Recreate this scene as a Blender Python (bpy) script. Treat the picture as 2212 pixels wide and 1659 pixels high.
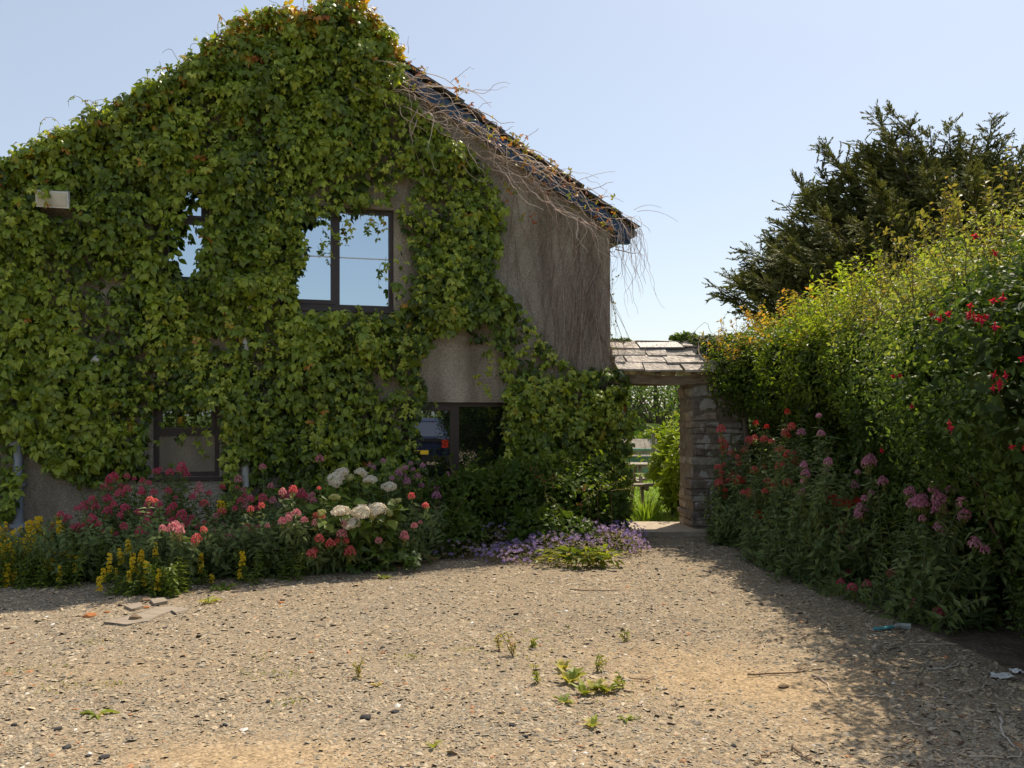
import bpy, bmesh, math, random
import numpy as np
from mathutils import Vector, Matrix, Quaternion

for o in list(bpy.data.objects):
    bpy.data.objects.remove(o)
scene = bpy.context.scene
COL = scene.collection
rng = np.random.default_rng(11)
random.seed(11)

# ------------------------------------------------------------------ camera, sky, sun, exposure
FOC = 1916.0           # focal length in units of a 2212 px wide picture
CX, HY, EYE = 1106.0, 895.0, 1.6
cam_d = bpy.data.cameras.new('camera')
cam_d.sensor_fit = 'HORIZONTAL'
cam_d.sensor_width = 36.0
cam_d.lens = 36.0 * FOC / 2212.0
cam_d.shift_y = (HY - 829.5) / 2212.0
cam_d.clip_end = 4000
cam = bpy.data.objects.new('camera', cam_d)
cam.location = (0, 0, EYE)
cam.rotation_euler = (math.radians(90), 0, 0)
COL.objects.link(cam)
scene.camera = cam

SUN_AZ, SUN_EL = math.radians(33), math.radians(56.5)     # azimuth measured from +Y towards +X
world = bpy.data.worlds.new('World')
scene.world = world
world.use_nodes = True
wn = world.node_tree
wn.nodes.clear()
sky = wn.nodes.new('ShaderNodeTexSky')
sky.sky_type = 'NISHITA'
sky.sun_disc = False
sky.sun_elevation = SUN_EL
sky.sun_rotation = SUN_AZ
sky.altitude = 50
sky.air_density = 1.0
sky.dust_density = 1.3
sky.ozone_density = .45
bg = wn.nodes.new('ShaderNodeBackground')
bg.inputs['Strength'].default_value = 0.112
wo = wn.nodes.new('ShaderNodeOutputWorld')
sky_fill = wn.nodes.new('ShaderNodeMix'); sky_fill.data_type = 'RGBA'
sky_fill.inputs[0].default_value = .52                      # flat grey-blue added over the whole sky, lifts fill opposite the sun
sky_fill.inputs[7].default_value = (2.70, 2.83, 2.97, 1)
wn.links.new(sky.outputs[0], sky_fill.inputs[6])
wn.links.new(sky_fill.outputs[2], bg.inputs['Color'])
wn.links.new(bg.outputs[0], wo.inputs['Surface'])

sun_d = bpy.data.lights.new('sun', 'SUN')
sun_d.energy = 3.7
sun_d.angle = math.radians(0.53)
sun_d.color = (1.0, 0.88, 0.71)
sun = bpy.data.objects.new('sun', sun_d)
SUNV = Vector((math.sin(SUN_AZ) * math.cos(SUN_EL), math.cos(SUN_AZ) * math.cos(SUN_EL), math.sin(SUN_EL)))
sun.rotation_euler = SUNV.to_track_quat('Z', 'Y').to_euler()
sun.location = (20, 30, 40)
COL.objects.link(sun)

scene.view_settings.view_transform = 'Standard'
scene.view_settings.look = 'None'
scene.view_settings.gamma = 1.0
scene.view_settings.exposure = 0.84
scene.view_settings.use_curve_mapping = False
scene.render.engine = 'CYCLES'
scene.cycles.use_denoising = True
scene.cycles.max_bounces = 10
scene.cycles.diffuse_bounces = 4
scene.cycles.transmission_bounces = 6
scene.cycles.transparent_max_bounces = 8
scene.cycles.sample_clamp_indirect = 6

# ------------------------------------------------------------------ helpers
def G(px, py):
    """ground point seen at a picture position (used to lay the plan out)"""
    d = EYE * FOC / (py - HY)
    return np.array([(px - CX) / FOC * d, d, 0.0])

def A(px, py, d):
    """point at distance d along the view axis"""
    return np.array([(px - CX) / FOC * d, d, EYE + (HY - py) / FOC * d])

def nz(v):
    v = np.asarray(v, float)
    return v / np.maximum(np.linalg.norm(v, axis=-1, keepdims=True), 1e-9)

def _h(ix, iy, iz, seed):
    n = (ix * 374761393 + iy * 668265263 + iz * 2147483647 + seed * 974634777) & 0xFFFFFFFF
    n = ((n ^ (n >> 13)) * 1274126177) & 0xFFFFFFFF
    return ((n ^ (n >> 16)) & 0xFFFF) / 65535.0

def noise(P, scale=1.0, seed=0):
    P = np.atleast_2d(np.asarray(P, float)) * scale
    i = np.floor(P).astype(np.int64)
    f = P - i
    f = f * f * (3 - 2 * f)
    r = 0
    for dx in (0, 1):
        for dy in (0, 1):
            for dz in (0, 1):
                w = (f[:, 0] if dx else 1 - f[:, 0]) * (f[:, 1] if dy else 1 - f[:, 1]) * (f[:, 2] if dz else 1 - f[:, 2])
                r = r + w * _h(i[:, 0] + dx, i[:, 1] + dy, i[:, 2] + dz, seed)
    return r

def fbm(P, scale=1.0, seed=0, oct=3):
    P = np.atleast_2d(np.asarray(P, float))
    r, a, t = 0, 1.0, 0
    for k in range(oct):
        r = r + a * noise(P, scale * 2 ** k, seed + 17 * k)
        t += a
        a *= .5
    return r / t

def in_poly(x, y, poly):
    x = np.asarray(x); y = np.asarray(y)
    r = np.zeros(x.shape, bool)
    n = len(poly)
    for i in range(n):
        x0, y0 = poly[i]; x1, y1 = poly[(i + 1) % n]
        if y0 == y1:
            continue
        c = ((y0 > y) != (y1 > y)) & (x < (x1 - x0) * (y - y0) / (y1 - y0) + x0)
        r ^= c
    return r

def mesh_tris(name, V, T, col=None, smooth=False, mat=None):
    V = np.ascontiguousarray(V, np.float32); T = np.ascontiguousarray(T, np.int32)
    me = bpy.data.meshes.new(name)
    me.vertices.add(len(V)); me.vertices.foreach_set('co', V.ravel())
    me.loops.add(len(T) * 3); me.loops.foreach_set('vertex_index', T.ravel())
    me.polygons.add(len(T)); me.polygons.foreach_set('loop_start', np.arange(0, len(T) * 3, 3, dtype=np.int32))
    me.polygons.foreach_set('use_smooth', np.full(len(T), bool(smooth)))
    if col is not None:
        at = me.color_attributes.new('col', 'FLOAT_COLOR', 'POINT')
        c4 = np.ones((len(V), 4), np.float32); c4[:, :3] = col
        at.data.foreach_set('color', c4.ravel())
    me.update(calc_edges=True)
    if mat:
        me.materials.append(mat)
    return me

class MB:
    """collects triangles for one mesh"""
    def __init__(s):
        s.v = []; s.t = []; s.c = []; s.n = 0
    def add(s, V, T, col=(1, 1, 1)):
        V = np.asarray(V, float); T = np.asarray(T, int)
        s.v.append(V); s.t.append(T + s.n); s.n += len(V)
        c = np.asarray(col, float)
        s.c.append(np.broadcast_to(c, (len(V), 3)) if c.ndim == 1 else c)
    def box(s, c, size, rot=None, col=(1, 1, 1), jit=0.0):
        h = np.array(size) / 2
        V = np.array([[x, y, z] for x in (-1, 1) for y in (-1, 1) for z in (-1, 1)]) * h
        if jit:
            V = V + rng.normal(0, jit, V.shape)
        if rot is not None:
            V = V @ np.array(rot).T
        V = V + np.array(c)
        T = [(0, 1, 3), (0, 3, 2), (4, 6, 7), (4, 7, 5), (0, 4, 5), (0, 5, 1), (2, 3, 7), (2, 7, 6), (0, 2, 6), (0, 6, 4), (1, 5, 7), (1, 7, 3)]
        s.add(V, T, col)
    def tube(s, pts, r0, r1=None, sides=5, col=(1, 1, 1)):
        P = np.asarray(pts, float)
        n = len(P)
        r1 = r0 if r1 is None else r1
        d = np.gradient(P, axis=0); d = nz(d)
        ref = np.array([0.31, 0.2, 0.93])
        a = nz(np.cross(d, ref)); b = np.cross(d, a)
        rad = np.linspace(r0, r1, n)[:, None]
        ang = np.arange(sides) * 2 * math.pi / sides
        V = (P[:, None, :] + rad[:, :, None] * (np.cos(ang)[None, :, None] * a[:, None, :] + np.sin(ang)[None, :, None] * b[:, None, :])).reshape(-1, 3)
        T = []
        for i in range(n - 1):
            for k in range(sides):
                k2 = (k + 1) % sides
                p, q, r, t = i * sides + k, i * sides + k2, (i + 1) * sides + k2, (i + 1) * sides + k
                T += [(p, q, r), (p, r, t)]
        for k in range(1, sides - 1):
            T.append((0, k + 1, k)); e = (n - 1) * sides; T.append((e, e + k, e + k + 1))
        s.add(V, T, col)
    def mesh(s, name, mat, smooth=False):
        return mesh_tris(name, np.concatenate(s.v), np.concatenate(s.t), np.concatenate(s.c), smooth, mat)

def thing(name, label, cat, loc=(0, 0, 0), group=None):
    o = bpy.data.objects.new(name, None)
    o.empty_display_size = .1
    o.location = Vector([float(a) for a in loc])
    o['label'] = label; o['category'] = cat
    if group:
        o['group'] = group
    COL.objects.link(o)
    return o

def link(name, me, parent=None, kind=None, label=None, M=None):
    """link a mesh built in world coordinates (or placed by matrix M) under its parent"""
    o = bpy.data.objects.new(name, me)
    COL.objects.link(o)
    if M is not None:
        o.matrix_basis = M
    if parent is not None:
        o.parent = parent
        pm = Matrix.Translation(parent.location) if parent.parent is None else Matrix.Identity(4)
        o.matrix_parent_inverse = pm.inverted()
    if kind:
        o['kind'] = kind
    if label:
        o['label'] = label
    return o

def solo(name, me, label, cat, group=None, M=None):
    o = link(name, me, M=M)
    o['label'] = label; o['category'] = cat
    if group:
        o['group'] = group
    return o

# ------------------------------------------------------------------ materials
def newmat(name):
    m = bpy.data.materials.new(name); m.use_nodes = True
    nt = m.node_tree; nt.nodes.clear()
    out = nt.nodes.new('ShaderNodeOutputMaterial')
    return m, nt, out

def N(nt, typ, **kw):
    n = nt.nodes.new(typ)
    for k, v in kw.items():
        if hasattr(n, k) and k not in n.inputs:
            setattr(n, k, v)
        else:
            n.inputs[k].default_value = v
    return n

def leaf_mat(name, trans=.4, rough=.45, spec=.4, tcol=(1.25, 1.2, .55)):
    m, nt, out = newmat(name)
    at = N(nt, 'ShaderNodeAttribute'); at.attribute_name = 'col'
    oi = N(nt, 'ShaderNodeObjectInfo')
    p = N(nt, 'ShaderNodeBsdfPrincipled'); p.inputs['Roughness'].default_value = rough
    p.inputs['Specular IOR Level'].default_value = spec
    nt.links.new(at.outputs['Color'], p.inputs['Base Color'])
    mu = N(nt, 'ShaderNodeMix', data_type='RGBA', blend_type='MULTIPLY')
    mu.inputs[0].default_value = 1.0
    nt.links.new(at.outputs['Color'], mu.inputs[6]); mu.inputs[7].default_value = (*tcol, 1)
    tr = N(nt, 'ShaderNodeBsdfTranslucent')
    nt.links.new(mu.outputs[2], tr.inputs['Color'])
    mx = N(nt, 'ShaderNodeMixShader'); mx.inputs[0].default_value = trans
    nt.links.new(p.outputs[0], mx.inputs[1]); nt.links.new(tr.outputs[0], mx.inputs[2])
    nt.links.new(mx.outputs[0], out.inputs['Surface'])
    return m

def plain_mat(name, col, rough=.7, var=.25, scale=8.0, bump=.2, bscale=40., spec=.3, rnd=0.0, col2=None, metallic=0., bdist=.01, stretch=(1, 1, 1)):
    m, nt, out = newmat(name)
    tc = N(nt, 'ShaderNodeTexCoord')
    mp = N(nt, 'ShaderNodeMapping'); mp.inputs['Scale'].default_value = stretch
    nt.links.new(tc.outputs['Object'], mp.inputs[0])
    no = N(nt, 'ShaderNodeTexNoise'); no.inputs['Scale'].default_value = scale; no.inputs['Detail'].default_value = 6
    no.inputs['Roughness'].default_value = .65
    nt.links.new(mp.outputs[0], no.inputs['Vector'])
    cr = N(nt, 'ShaderNodeValToRGB')
    c = np.array(col); c2 = np.array(col2) if col2 is not None else c * (1 - var)
    cr.color_ramp.elements[0].position = .3; cr.color_ramp.elements[0].color = (*c2, 1)
    cr.color_ramp.elements[1].position = .7; cr.color_ramp.elements[1].color = (*np.minimum(c * (1 + var * .5), 1), 1)
    nt.links.new(no.outputs['Fac'], cr.inputs[0])
    last = cr.outputs[0]
    if rnd:
        oi = N(nt, 'ShaderNodeObjectInfo')
        mr = N(nt, 'ShaderNodeMapRange'); mr.inputs['To Min'].default_value = 1 - rnd; mr.inputs['To Max'].default_value = 1 + rnd
        nt.links.new(oi.outputs['Random'], mr.inputs['Value'])
        hs = N(nt, 'ShaderNodeHueSaturation'); nt.links.new(mr.outputs[0], hs.inputs['Value']); nt.links.new(last, hs.inputs['Color'])
        last = hs.outputs[0]
    p = N(nt, 'ShaderNodeBsdfPrincipled'); p.inputs['Roughness'].default_value = rough
    p.inputs['Specular IOR Level'].default_value = spec; p.inputs['Metallic'].default_value = metallic
    nt.links.new(last, p.inputs['Base Color'])
    if bump:
        n2 = N(nt, 'ShaderNodeTexNoise'); n2.inputs['Scale'].default_value = bscale; n2.inputs['Detail'].default_value = 5
        nt.links.new(mp.outputs[0], n2.inputs['Vector'])
        bp = N(nt, 'ShaderNodeBump'); bp.inputs['Strength'].default_value = bump; bp.inputs['Distance'].default_value = bdist
        nt.links.new(n2.outputs['Fac'], bp.inputs['Height']); nt.links.new(bp.outputs[0], p.inputs['Normal'])
    nt.links.new(p.outputs[0], out.inputs['Surface'])
    return m

def attr_mat(name, rough=.9, spec=.15, nscale=30., nvar=.3, bump=.4, bscale=60., bdist=.01):
    m, nt, out = newmat(name)
    at = N(nt, 'ShaderNodeAttribute'); at.attribute_name = 'col'
    tc = N(nt, 'ShaderNodeTexCoord')
    no = N(nt, 'ShaderNodeTexNoise'); no.inputs['Scale'].default_value = nscale; no.inputs['Detail'].default_value = 6
    nt.links.new(tc.outputs['Object'], no.inputs['Vector'])
    mr = N(nt, 'ShaderNodeMapRange'); mr.inputs['From Min'].default_value = .25; mr.inputs['From Max'].default_value = .75
    mr.inputs['To Min'].default_value = 1 - nvar; mr.inputs['To Max'].default_value = 1 + nvar
    nt.links.new(no.outputs['Fac'], mr.inputs['Value'])
    hs = N(nt, 'ShaderNodeHueSaturation'); nt.links.new(mr.outputs[0], hs.inputs['Value']); nt.links.new(at.outputs['Color'], hs.inputs['Color'])
    p = N(nt, 'ShaderNodeBsdfPrincipled'); p.inputs['Roughness'].default_value = rough; p.inputs['Specular IOR Level'].default_value = spec
    nt.links.new(hs.outputs[0], p.inputs['Base Color'])
    if bump:
        n2 = N(nt, 'ShaderNodeTexNoise'); n2.inputs['Scale'].default_value = bscale; n2.inputs['Detail'].default_value = 6
        nt.links.new(tc.outputs['Object'], n2.inputs['Vector'])
        bp = N(nt, 'ShaderNodeBump'); bp.inputs['Strength'].default_value = bump; bp.inputs['Distance'].default_value = bdist
        nt.links.new(n2.outputs['Fac'], bp.inputs['Height']); nt.links.new(bp.outputs[0], p.inputs['Normal'])
    nt.links.new(p.outputs[0], out.inputs['Surface'])
    return m

def render_mat():
    """grey-brown pebble-dashed render with damp streaks and pale chips"""
    m, nt, out = newmat('pebbledash_render')
    tc = N(nt, 'ShaderNodeTexCoord')
    big = N(nt, 'ShaderNodeTexNoise'); big.inputs['Scale'].default_value = 1.6; big.inputs['Detail'].default_value = 8
    mp = N(nt, 'ShaderNodeMapping'); mp.inputs['Scale'].default_value = (1.9, 1.9, .55)
    nt.links.new(tc.outputs['Object'], mp.inputs[0])
    nt.links.new(mp.outputs[0], big.inputs['Vector'])
    cr = N(nt, 'ShaderNodeValToRGB')
    e = cr.color_ramp.elements
    e[0].position = .30; e[0].color = (.22, .18, .135, 1)
    e[1].position = .70; e[1].color = (.46, .40, .32, 1)
    nt.links.new(big.outputs['Fac'], cr.inputs[0])
    fine = N(nt, 'ShaderNodeTexNoise'); fine.inputs['Scale'].default_value = 55; fine.inputs['Detail'].default_value = 5
    nt.links.new(tc.outputs['Object'], fine.inputs['Vector'])
    mr = N(nt, 'ShaderNodeMapRange'); mr.inputs['From Min'].default_value = .3; mr.inputs['From Max'].default_value = .7
    mr.inputs['To Min'].default_value = .7; mr.inputs['To Max'].default_value = 1.3
    nt.links.new(fine.outputs['Fac'], mr.inputs['Value'])
    hs = N(nt, 'ShaderNodeHueSaturation'); nt.links.new(mr.outputs[0], hs.inputs['Value']); nt.links.new(cr.outputs[0], hs.inputs['Color'])
    vo = N(nt, 'ShaderNodeTexVoronoi'); vo.inputs['Scale'].default_value = 26
    nt.links.new(tc.outputs['Object'], vo.inputs['Vector'])
    lt = N(nt, 'ShaderNodeMath', operation='LESS_THAN'); lt.inputs[1].default_value = .13
    nt.links.new(vo.outputs['Distance'], lt.inputs[0])
    mx = N(nt, 'ShaderNodeMix', data_type='RGBA')
    wn_ = N(nt, 'ShaderNodeMath', operation='MULTIPLY'); wn_.inputs[1].default_value = .55
    nt.links.new(lt.outputs[0], wn_.inputs[0])
    nt.links.new(wn_.outputs[0], mx.inputs[0]); nt.links.new(hs.outputs[0], mx.inputs[6]); mx.inputs[7].default_value = (.6, .55, .48, 1)
    p = N(nt, 'ShaderNodeBsdfPrincipled'); p.inputs['Roughness'].default_value = .92; p.inputs['Specular IOR Level'].default_value = .15
    nt.links.new(mx.outputs[2], p.inputs['Base Color'])
    v2 = N(nt, 'ShaderNodeTexVoronoi'); v2.inputs['Scale'].default_value = 70
    nt.links.new(tc.outputs['Object'], v2.inputs['Vector'])
    bp = N(nt, 'ShaderNodeBump'); bp.inputs['Strength'].default_value = .7; bp.inputs['Distance'].default_value = .012
    nt.links.new(v2.outputs['Distance'], bp.inputs['Height']); nt.links.new(bp.outputs[0], p.inputs['Normal'])
    nt.links.new(p.outputs[0], out.inputs['Surface'])
    return m

def stone_mat():
    """old brown-grey wall stone, lighter lichen crusts, each stone its own tone"""
    m, nt, out = newmat('wall_stone')
    tc = N(nt, 'ShaderNodeTexCoord'); geo = N(nt, 'ShaderNodeNewGeometry')
    oi = N(nt, 'ShaderNodeObjectInfo')
    cr = N(nt, 'ShaderNodeValToRGB'); e = cr.color_ramp.elements
    e[0].position = 0; e[0].color = (.215, .175, .135, 1)
    e[1].position = 1; e[1].color = (.28, .26, .22, 1)
    a = e.new(.4); a.color = (.155, .13, .11, 1)
    b = e.new(.7); b.color = (.28, .23, .175, 1)
    nt.links.new(oi.outputs['Random'], cr.inputs[0])
    n1 = N(nt, 'ShaderNodeTexNoise'); n1.inputs['Scale'].default_value = 14; n1.inputs['Detail'].default_value = 7
    nt.links.new(geo.outputs['Position'], n1.inputs['Vector'])
    mr = N(nt, 'ShaderNodeMapRange'); mr.inputs['From Min'].default_value = .3; mr.inputs['From Max'].default_value = .7
    mr.inputs['To Min'].default_value = .6; mr.inputs['To Max'].default_value = 1.35
    nt.links.new(n1.outputs['Fac'], mr.inputs['Value'])
    hs = N(nt, 'ShaderNodeHueSaturation'); nt.links.new(mr.outputs[0], hs.inputs['Value']); nt.links.new(cr.outputs[0], hs.inputs['Color'])
    n2 = N(nt, 'ShaderNodeTexNoise'); n2.inputs['Scale'].default_value = 5.5; n2.inputs['Detail'].default_value = 4; n2.inputs['Roughness'].default_value = .45
    nt.links.new(geo.outputs['Position'], n2.inputs['Vector'])
    c2 = N(nt, 'ShaderNodeValToRGB'); f = c2.color_ramp.elements
    f[0].position = .525; f[0].color = (0, 0, 0, 1); f[1].position = .545; f[1].color = (1, 1, 1, 1)
    nt.links.new(n2.outputs['Fac'], c2.inputs[0])
    sn = N(nt, 'ShaderNodeSeparateXYZ'); nt.links.new(geo.outputs['Normal'], sn.inputs[0])
    ng = N(nt, 'ShaderNodeMath', operation='LESS_THAN'); ng.inputs[1].default_value = -.5
    nt.links.new(sn.outputs['Y'], ng.inputs[0])
    mm = N(nt, 'ShaderNodeMath', operation='MULTIPLY'); nt.links.new(c2.outputs[0], mm.inputs[0]); nt.links.new(ng.outputs[0], mm.inputs[1])
    m3 = N(nt, 'ShaderNodeMath', operation='MULTIPLY'); m3.inputs[1].default_value = .8; nt.links.new(mm.outputs[0], m3.inputs[0])
    mx = N(nt, 'ShaderNodeMix', data_type='RGBA'); nt.links.new(m3.outputs[0], mx.inputs[0]); nt.links.new(hs.outputs[0], mx.inputs[6]); mx.inputs[7].default_value = (.42, .40, .36, 1)
    p = N(nt, 'ShaderNodeBsdfPrincipled'); p.inputs['Roughness'].default_value = .9; p.inputs['Specular IOR Level'].default_value = .2
    nt.links.new(mx.outputs[2], p.inputs['Base Color'])
    bp = N(nt, 'ShaderNodeBump'); bp.inputs['Strength'].default_value = .6; bp.inputs['Distance'].default_value = .02
    nt.links.new(n1.outputs['Fac'], bp.inputs['Height']); nt.links.new(bp.outputs[0], p.inputs['Normal'])
    nt.links.new(p.outputs[0], out.inputs['Surface'])
    return m

def glass_mat(name, refl=.7, base=(.012, .014, .016), tint=(.9, .95, 1.0), rough=.01, wob=0):
    m, nt, out = newmat(name)
    tc = N(nt, 'ShaderNodeTexCoord')
    no = N(nt, 'ShaderNodeTexNoise'); no.inputs['Scale'].default_value = 1.5
    nt.links.new(tc.outputs['Object'], no.inputs['Vector'])
    bp = N(nt, 'ShaderNodeBump'); bp.inputs['Strength'].default_value = wob; bp.inputs['Distance'].default_value = .1
    nt.links.new(no.outputs['Fac'], bp.inputs['Height'])
    df = N(nt, 'ShaderNodeBsdfDiffuse'); df.inputs['Color'].default_value = (*base, 1)
    gl = N(nt, 'ShaderNodeBsdfGlossy'); gl.inputs['Color'].default_value = (*tint, 1); gl.inputs['Roughness'].default_value = rough
    if wob:
        nt.links.new(bp.outputs[0], gl.inputs['Normal'])
    mx = N(nt, 'ShaderNodeMixShader'); mx.inputs[0].default_value = refl
    nt.links.new(df.outputs[0], mx.inputs[1]); nt.links.new(gl.outputs[0], mx.inputs[2])
    nt.links.new(mx.outputs[0], out.inputs['Surface'])
    return m

M = {}
M['creeper'] = leaf_mat('creeper_leaf', .38, .40, .5)
M['leaf'] = leaf_mat('soft_leaf', .40, .5, .3)
M['gloss_leaf'] = leaf_mat('glossy_leaf', .55, .45, .28)
M['conifer'] = leaf_mat('conifer_needles', .22, .6, .2, (1.1, 1.1, .7))
M['petal'] = leaf_mat('petal', .45, .6, .15, (1.15, 1.0, .9))
M['grass'] = leaf_mat('grass_blade', .45, .5, .3, (1.2, 1.2, .6))
M['render'] = render_mat()
M['stone'] = stone_mat()
M['mortar'] = plain_mat('mortar', (.19, .155, .12), .95, .4, 12, .6, 60)
M['slate'] = plain_mat('stone_slate', (.40, .345, .29), .68, .6, 9, .9, 22, .35, rnd=.25, bdist=.03)
M['slate_dark'] = plain_mat('dark_slate', (.14, .13, .135), .5, .35, 9, .4, 30, .45, rnd=.25, bdist=.02)
M['roof_slate'] = plain_mat('roof_slate', (.10, .092, .085), .7, .4, 6, .5, 30, .3, rnd=.3, bdist=.02)
M['timber'] = plain_mat('weathered_timber', (.30, .23, .165), .85, .4, 5, .5, 30, .2, stretch=(1, 6, 6))
M['grey_timber'] = plain_mat('grey_timber', (.34, .30, .25), .85, .4, 9, .4, 40, .2, rnd=.15)
M['blue'] = plain_mat('blue_paint', (.045, .10, .20), .55, .5, 7, .2, 50, .4)
M['brown_frame'] = plain_mat('brown_window_frame', (.055, .037, .032), .42, .2, 10, .05, 50, .45)
M['white_plastic'] = plain_mat('white_plastic', (.72, .72, .70), .4, .15, 6, .03, 40, .4)
M['lamp_face'] = plain_mat('lamp_face', (.62, .60, .50), .25, .2, 5, .03, 20, .5)
M['grey_pipe'] = plain_mat('grey_pipe', (.30, .34, .40), .4, .2, 8, .05, 40, .4)
M['glass'] = glass_mat('window_glass', .74, tint=(.74, .88, 1.0))
M['dark_glass'] = glass_mat('lower_window_glass', .32, (.008, .009, .009))
M['frosted'] = plain_mat('frosted_glass', (.30, .25, .18), .28, .35, 3, .6, 55, .5, bdist=.02, stretch=(1, 1, .4))
M['stem'] = attr_mat('woody_stem', .85, .2, 25, .25, .3, 80, .004)
M['gravel'] = attr_mat('gravel_chips', .85, .25, 60, .3, .3, 150, .003)
M['rock'] = plain_mat('dark_rock', (.085, .08, .08), .8, .4, 14, .6, 35, .25, rnd=.3, bdist=.02)
M['tan_rock'] = plain_mat('tan_rock', (.27, .19, .12), .85, .4, 14, .6, 35, .2, rnd=.2, bdist=.02)
M['brick'] = plain_mat('orange_brick', (.50, .20, .075), .9, .3, 20, .5, 60, .15, rnd=.15)
M['slab'] = plain_mat('slate_slab', (.31, .26, .20), .8, .35, 9, .5, 30, .25, bdist=.02, stretch=(1, 4, 4))
M['soil'] = plain_mat('soil', (.15, .115, .085), .95, .45, 7, .8, 30, .1, bdist=.03)

# ------------------------------------------------------------------ leaf templates
# (x across, y along, z out of the leaf) with triangles
LEAF6 = (np.array([[0, 0, 0], [-.5, .38, .10], [0, .42, 0], [.5, .38, .10], [0, 1, -.12]], float),
         np.array([(0, 2, 1), (0, 3, 2), (1, 2, 4), (2, 3, 4)]))
LEAF2 = (np.array([[0, 0, 0], [-.5, .45, .12], [.5, .45, .12], [0, 1, -.05]], float), np.array([(0, 3, 1), (0, 2, 3)]))
BIG = (np.array([[0, 0, 0], [-.42, .25, .07], [0, .27, 0], [.42, .25, .07], [-.46, .55, .10], [0, .58, .01], [.46, .55, .10], [0, 1, -.18]], float),
       np.array([(0, 2, 1), (0, 3, 2), (1, 2, 5), (1, 5, 4), (2, 3, 6), (2, 6, 5), (4, 5, 7), (5, 6, 7)]))

OVATE = (np.array([[0, 0, 0], [-.40, .24, .06], [.40, .24, .06], [-.44, .55, .05], [.44, .55, .05], [0, 1, -.16]], float),
         np.array([(0, 2, 1), (1, 2, 4), (1, 4, 3), (3, 4, 5)]))
def palmate(angles=(-96, -48, 0, 48, 96), lens=(.58, .86, 1.0, .86, .58), w=.56):
    V = []; T = []; n = 0
    for a, l in zip(angles, lens):
        v, t = OVATE
        q = v * np.array([w * l, l, l])
        a_ = math.radians(a); R = np.array([[math.cos(a_), math.sin(a_), 0], [-math.sin(a_), math.cos(a_), 0], [0, 0, 1]])
        q = q @ R.T
        q[:, :2] += R[:2, :2] @ np.array([0, .13])
        q[:, 2] -= .16 * abs(a) / 92 * np.linalg.norm(q[:, :2], axis=1)
        V.append(q); T.append(t + n); n += len(q)
    return np.concatenate(V), np.concatenate(T)
PALM = palmate()
PALMB = palmate((-110, -55, 4, 50, 92), (.5, .82, 1.0, .95, .62), .60)
PALMC = palmate((-70, -30, 8, 52), (.7, .95, 1.0, .8), .50)
PALM3 = palmate((-62, 0, 62), (.82, 1.0, .82), .62)

def leaves(P, tip, nrm, size, col, tmpl, wid=1.0, jit=.12):
    """arrays of leaves as one vertex/triangle soup"""
    V0, T0 = tmpl
    P = np.asarray(P, float); n = len(P); k = len(V0)
    N_ = nz(nrm); T_ = tip - np.sum(tip * N_, 1, keepdims=True) * N_; T_ = nz(T_ + 1e-6)
    B_ = np.cross(T_, N_)
    size = np.broadcast_to(np.asarray(size, float), (n,))
    w = np.broadcast_to(np.asarray(wid, float), (n,))
    L = V0[None] * np.stack([w, np.ones(n), np.ones(n)], 1)[:, None, :]
    L = L * (1 + rng.normal(0, jit, (n, k, 1)))
    V = P[:, None, :] + size[:, None, None] * (L[:, :, 0:1] * B_[:, None, :] + L[:, :, 1:2] * T_[:, None, :] + L[:, :, 2:3] * N_[:, None, :])
    T = (T0[None] + (np.arange(n) * k)[:, None, None])
    C = np.repeat(np.asarray(col, float)[:, None, :], k, 1)
    return V.reshape(-1, 3), T.reshape(-1, 3), C.reshape(-1, 3)

def palm_soup(P, tip, nrm, size, col, fan=((-98, .6), (-50, .86), (0, 1.0), (50, .86), (98, .6)), droop=.55, wid=1.0):
    """palmate leaves whose leaflets each hang and twist on their own"""
    P = np.asarray(P, float); n = len(P); N_ = nz(nrm); T_ = nz(tip - np.sum(tip * N_, 1, keepdims=True) * N_ + 1e-6); B_ = np.cross(T_, N_)
    S_ = []
    for a, l in fan:
        an = np.radians(a + rng.normal(0, 11, n))[:, None]
        d = np.cos(an) * T_ + np.sin(an) * B_
        p = P + d * (.16 * np.asarray(size))[:, None]
        t = d + np.array([0, 0, -droop]) + rng.normal(0, .16, (n, 3))
        S_.append(leaves(p, t, N_ + rng.normal(0, .30, (n, 3)) + .25 * d, np.asarray(size) * l * rng.uniform(.82, 1.15, n), np.asarray(col) * rng.uniform(.82, 1.2, (n, 1)), OVATE, wid * rng.uniform(.50, .72, n), .10))
    V = []; T = []; C = []; k = 0
    for v, t, c in S_:
        V.append(v); T.append(t + k); C.append(c); k += len(v)
    return np.concatenate(V), np.concatenate(T), np.concatenate(C)

def leaf_mesh(name, mat, *a, **k):
    V, T, C = leaves(*a, **k)
    return mesh_tris(name, V, T, C, False, mat)

def mixcol(t, stops):
    """t in 0..1 -> colour along the stops"""
    t = np.clip(t, 0, 1) * (len(stops) - 1)
    S = np.array(stops)
    i = np.minimum(t.astype(int), len(stops) - 2)
    f = (t - i)[:, None]
    return S[i] * (1 - f) + S[i + 1] * f

def rdir(n):
    return nz(rng.normal(size=(n, 3)))

def frame_mat(p, tip, nrm, size):
    N_ = Vector(nz(nrm)); T_ = Vector(tip); T_ = (T_ - T_.dot(N_) * N_).normalized(); B_ = T_.cross(N_)
    R = Matrix((B_, T_, N_)).transposed().to_4x4()
    return Matrix.Translation(Vector([float(a) for a in p])) @ R @ Matrix.Scale(float(size), 4)

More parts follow.
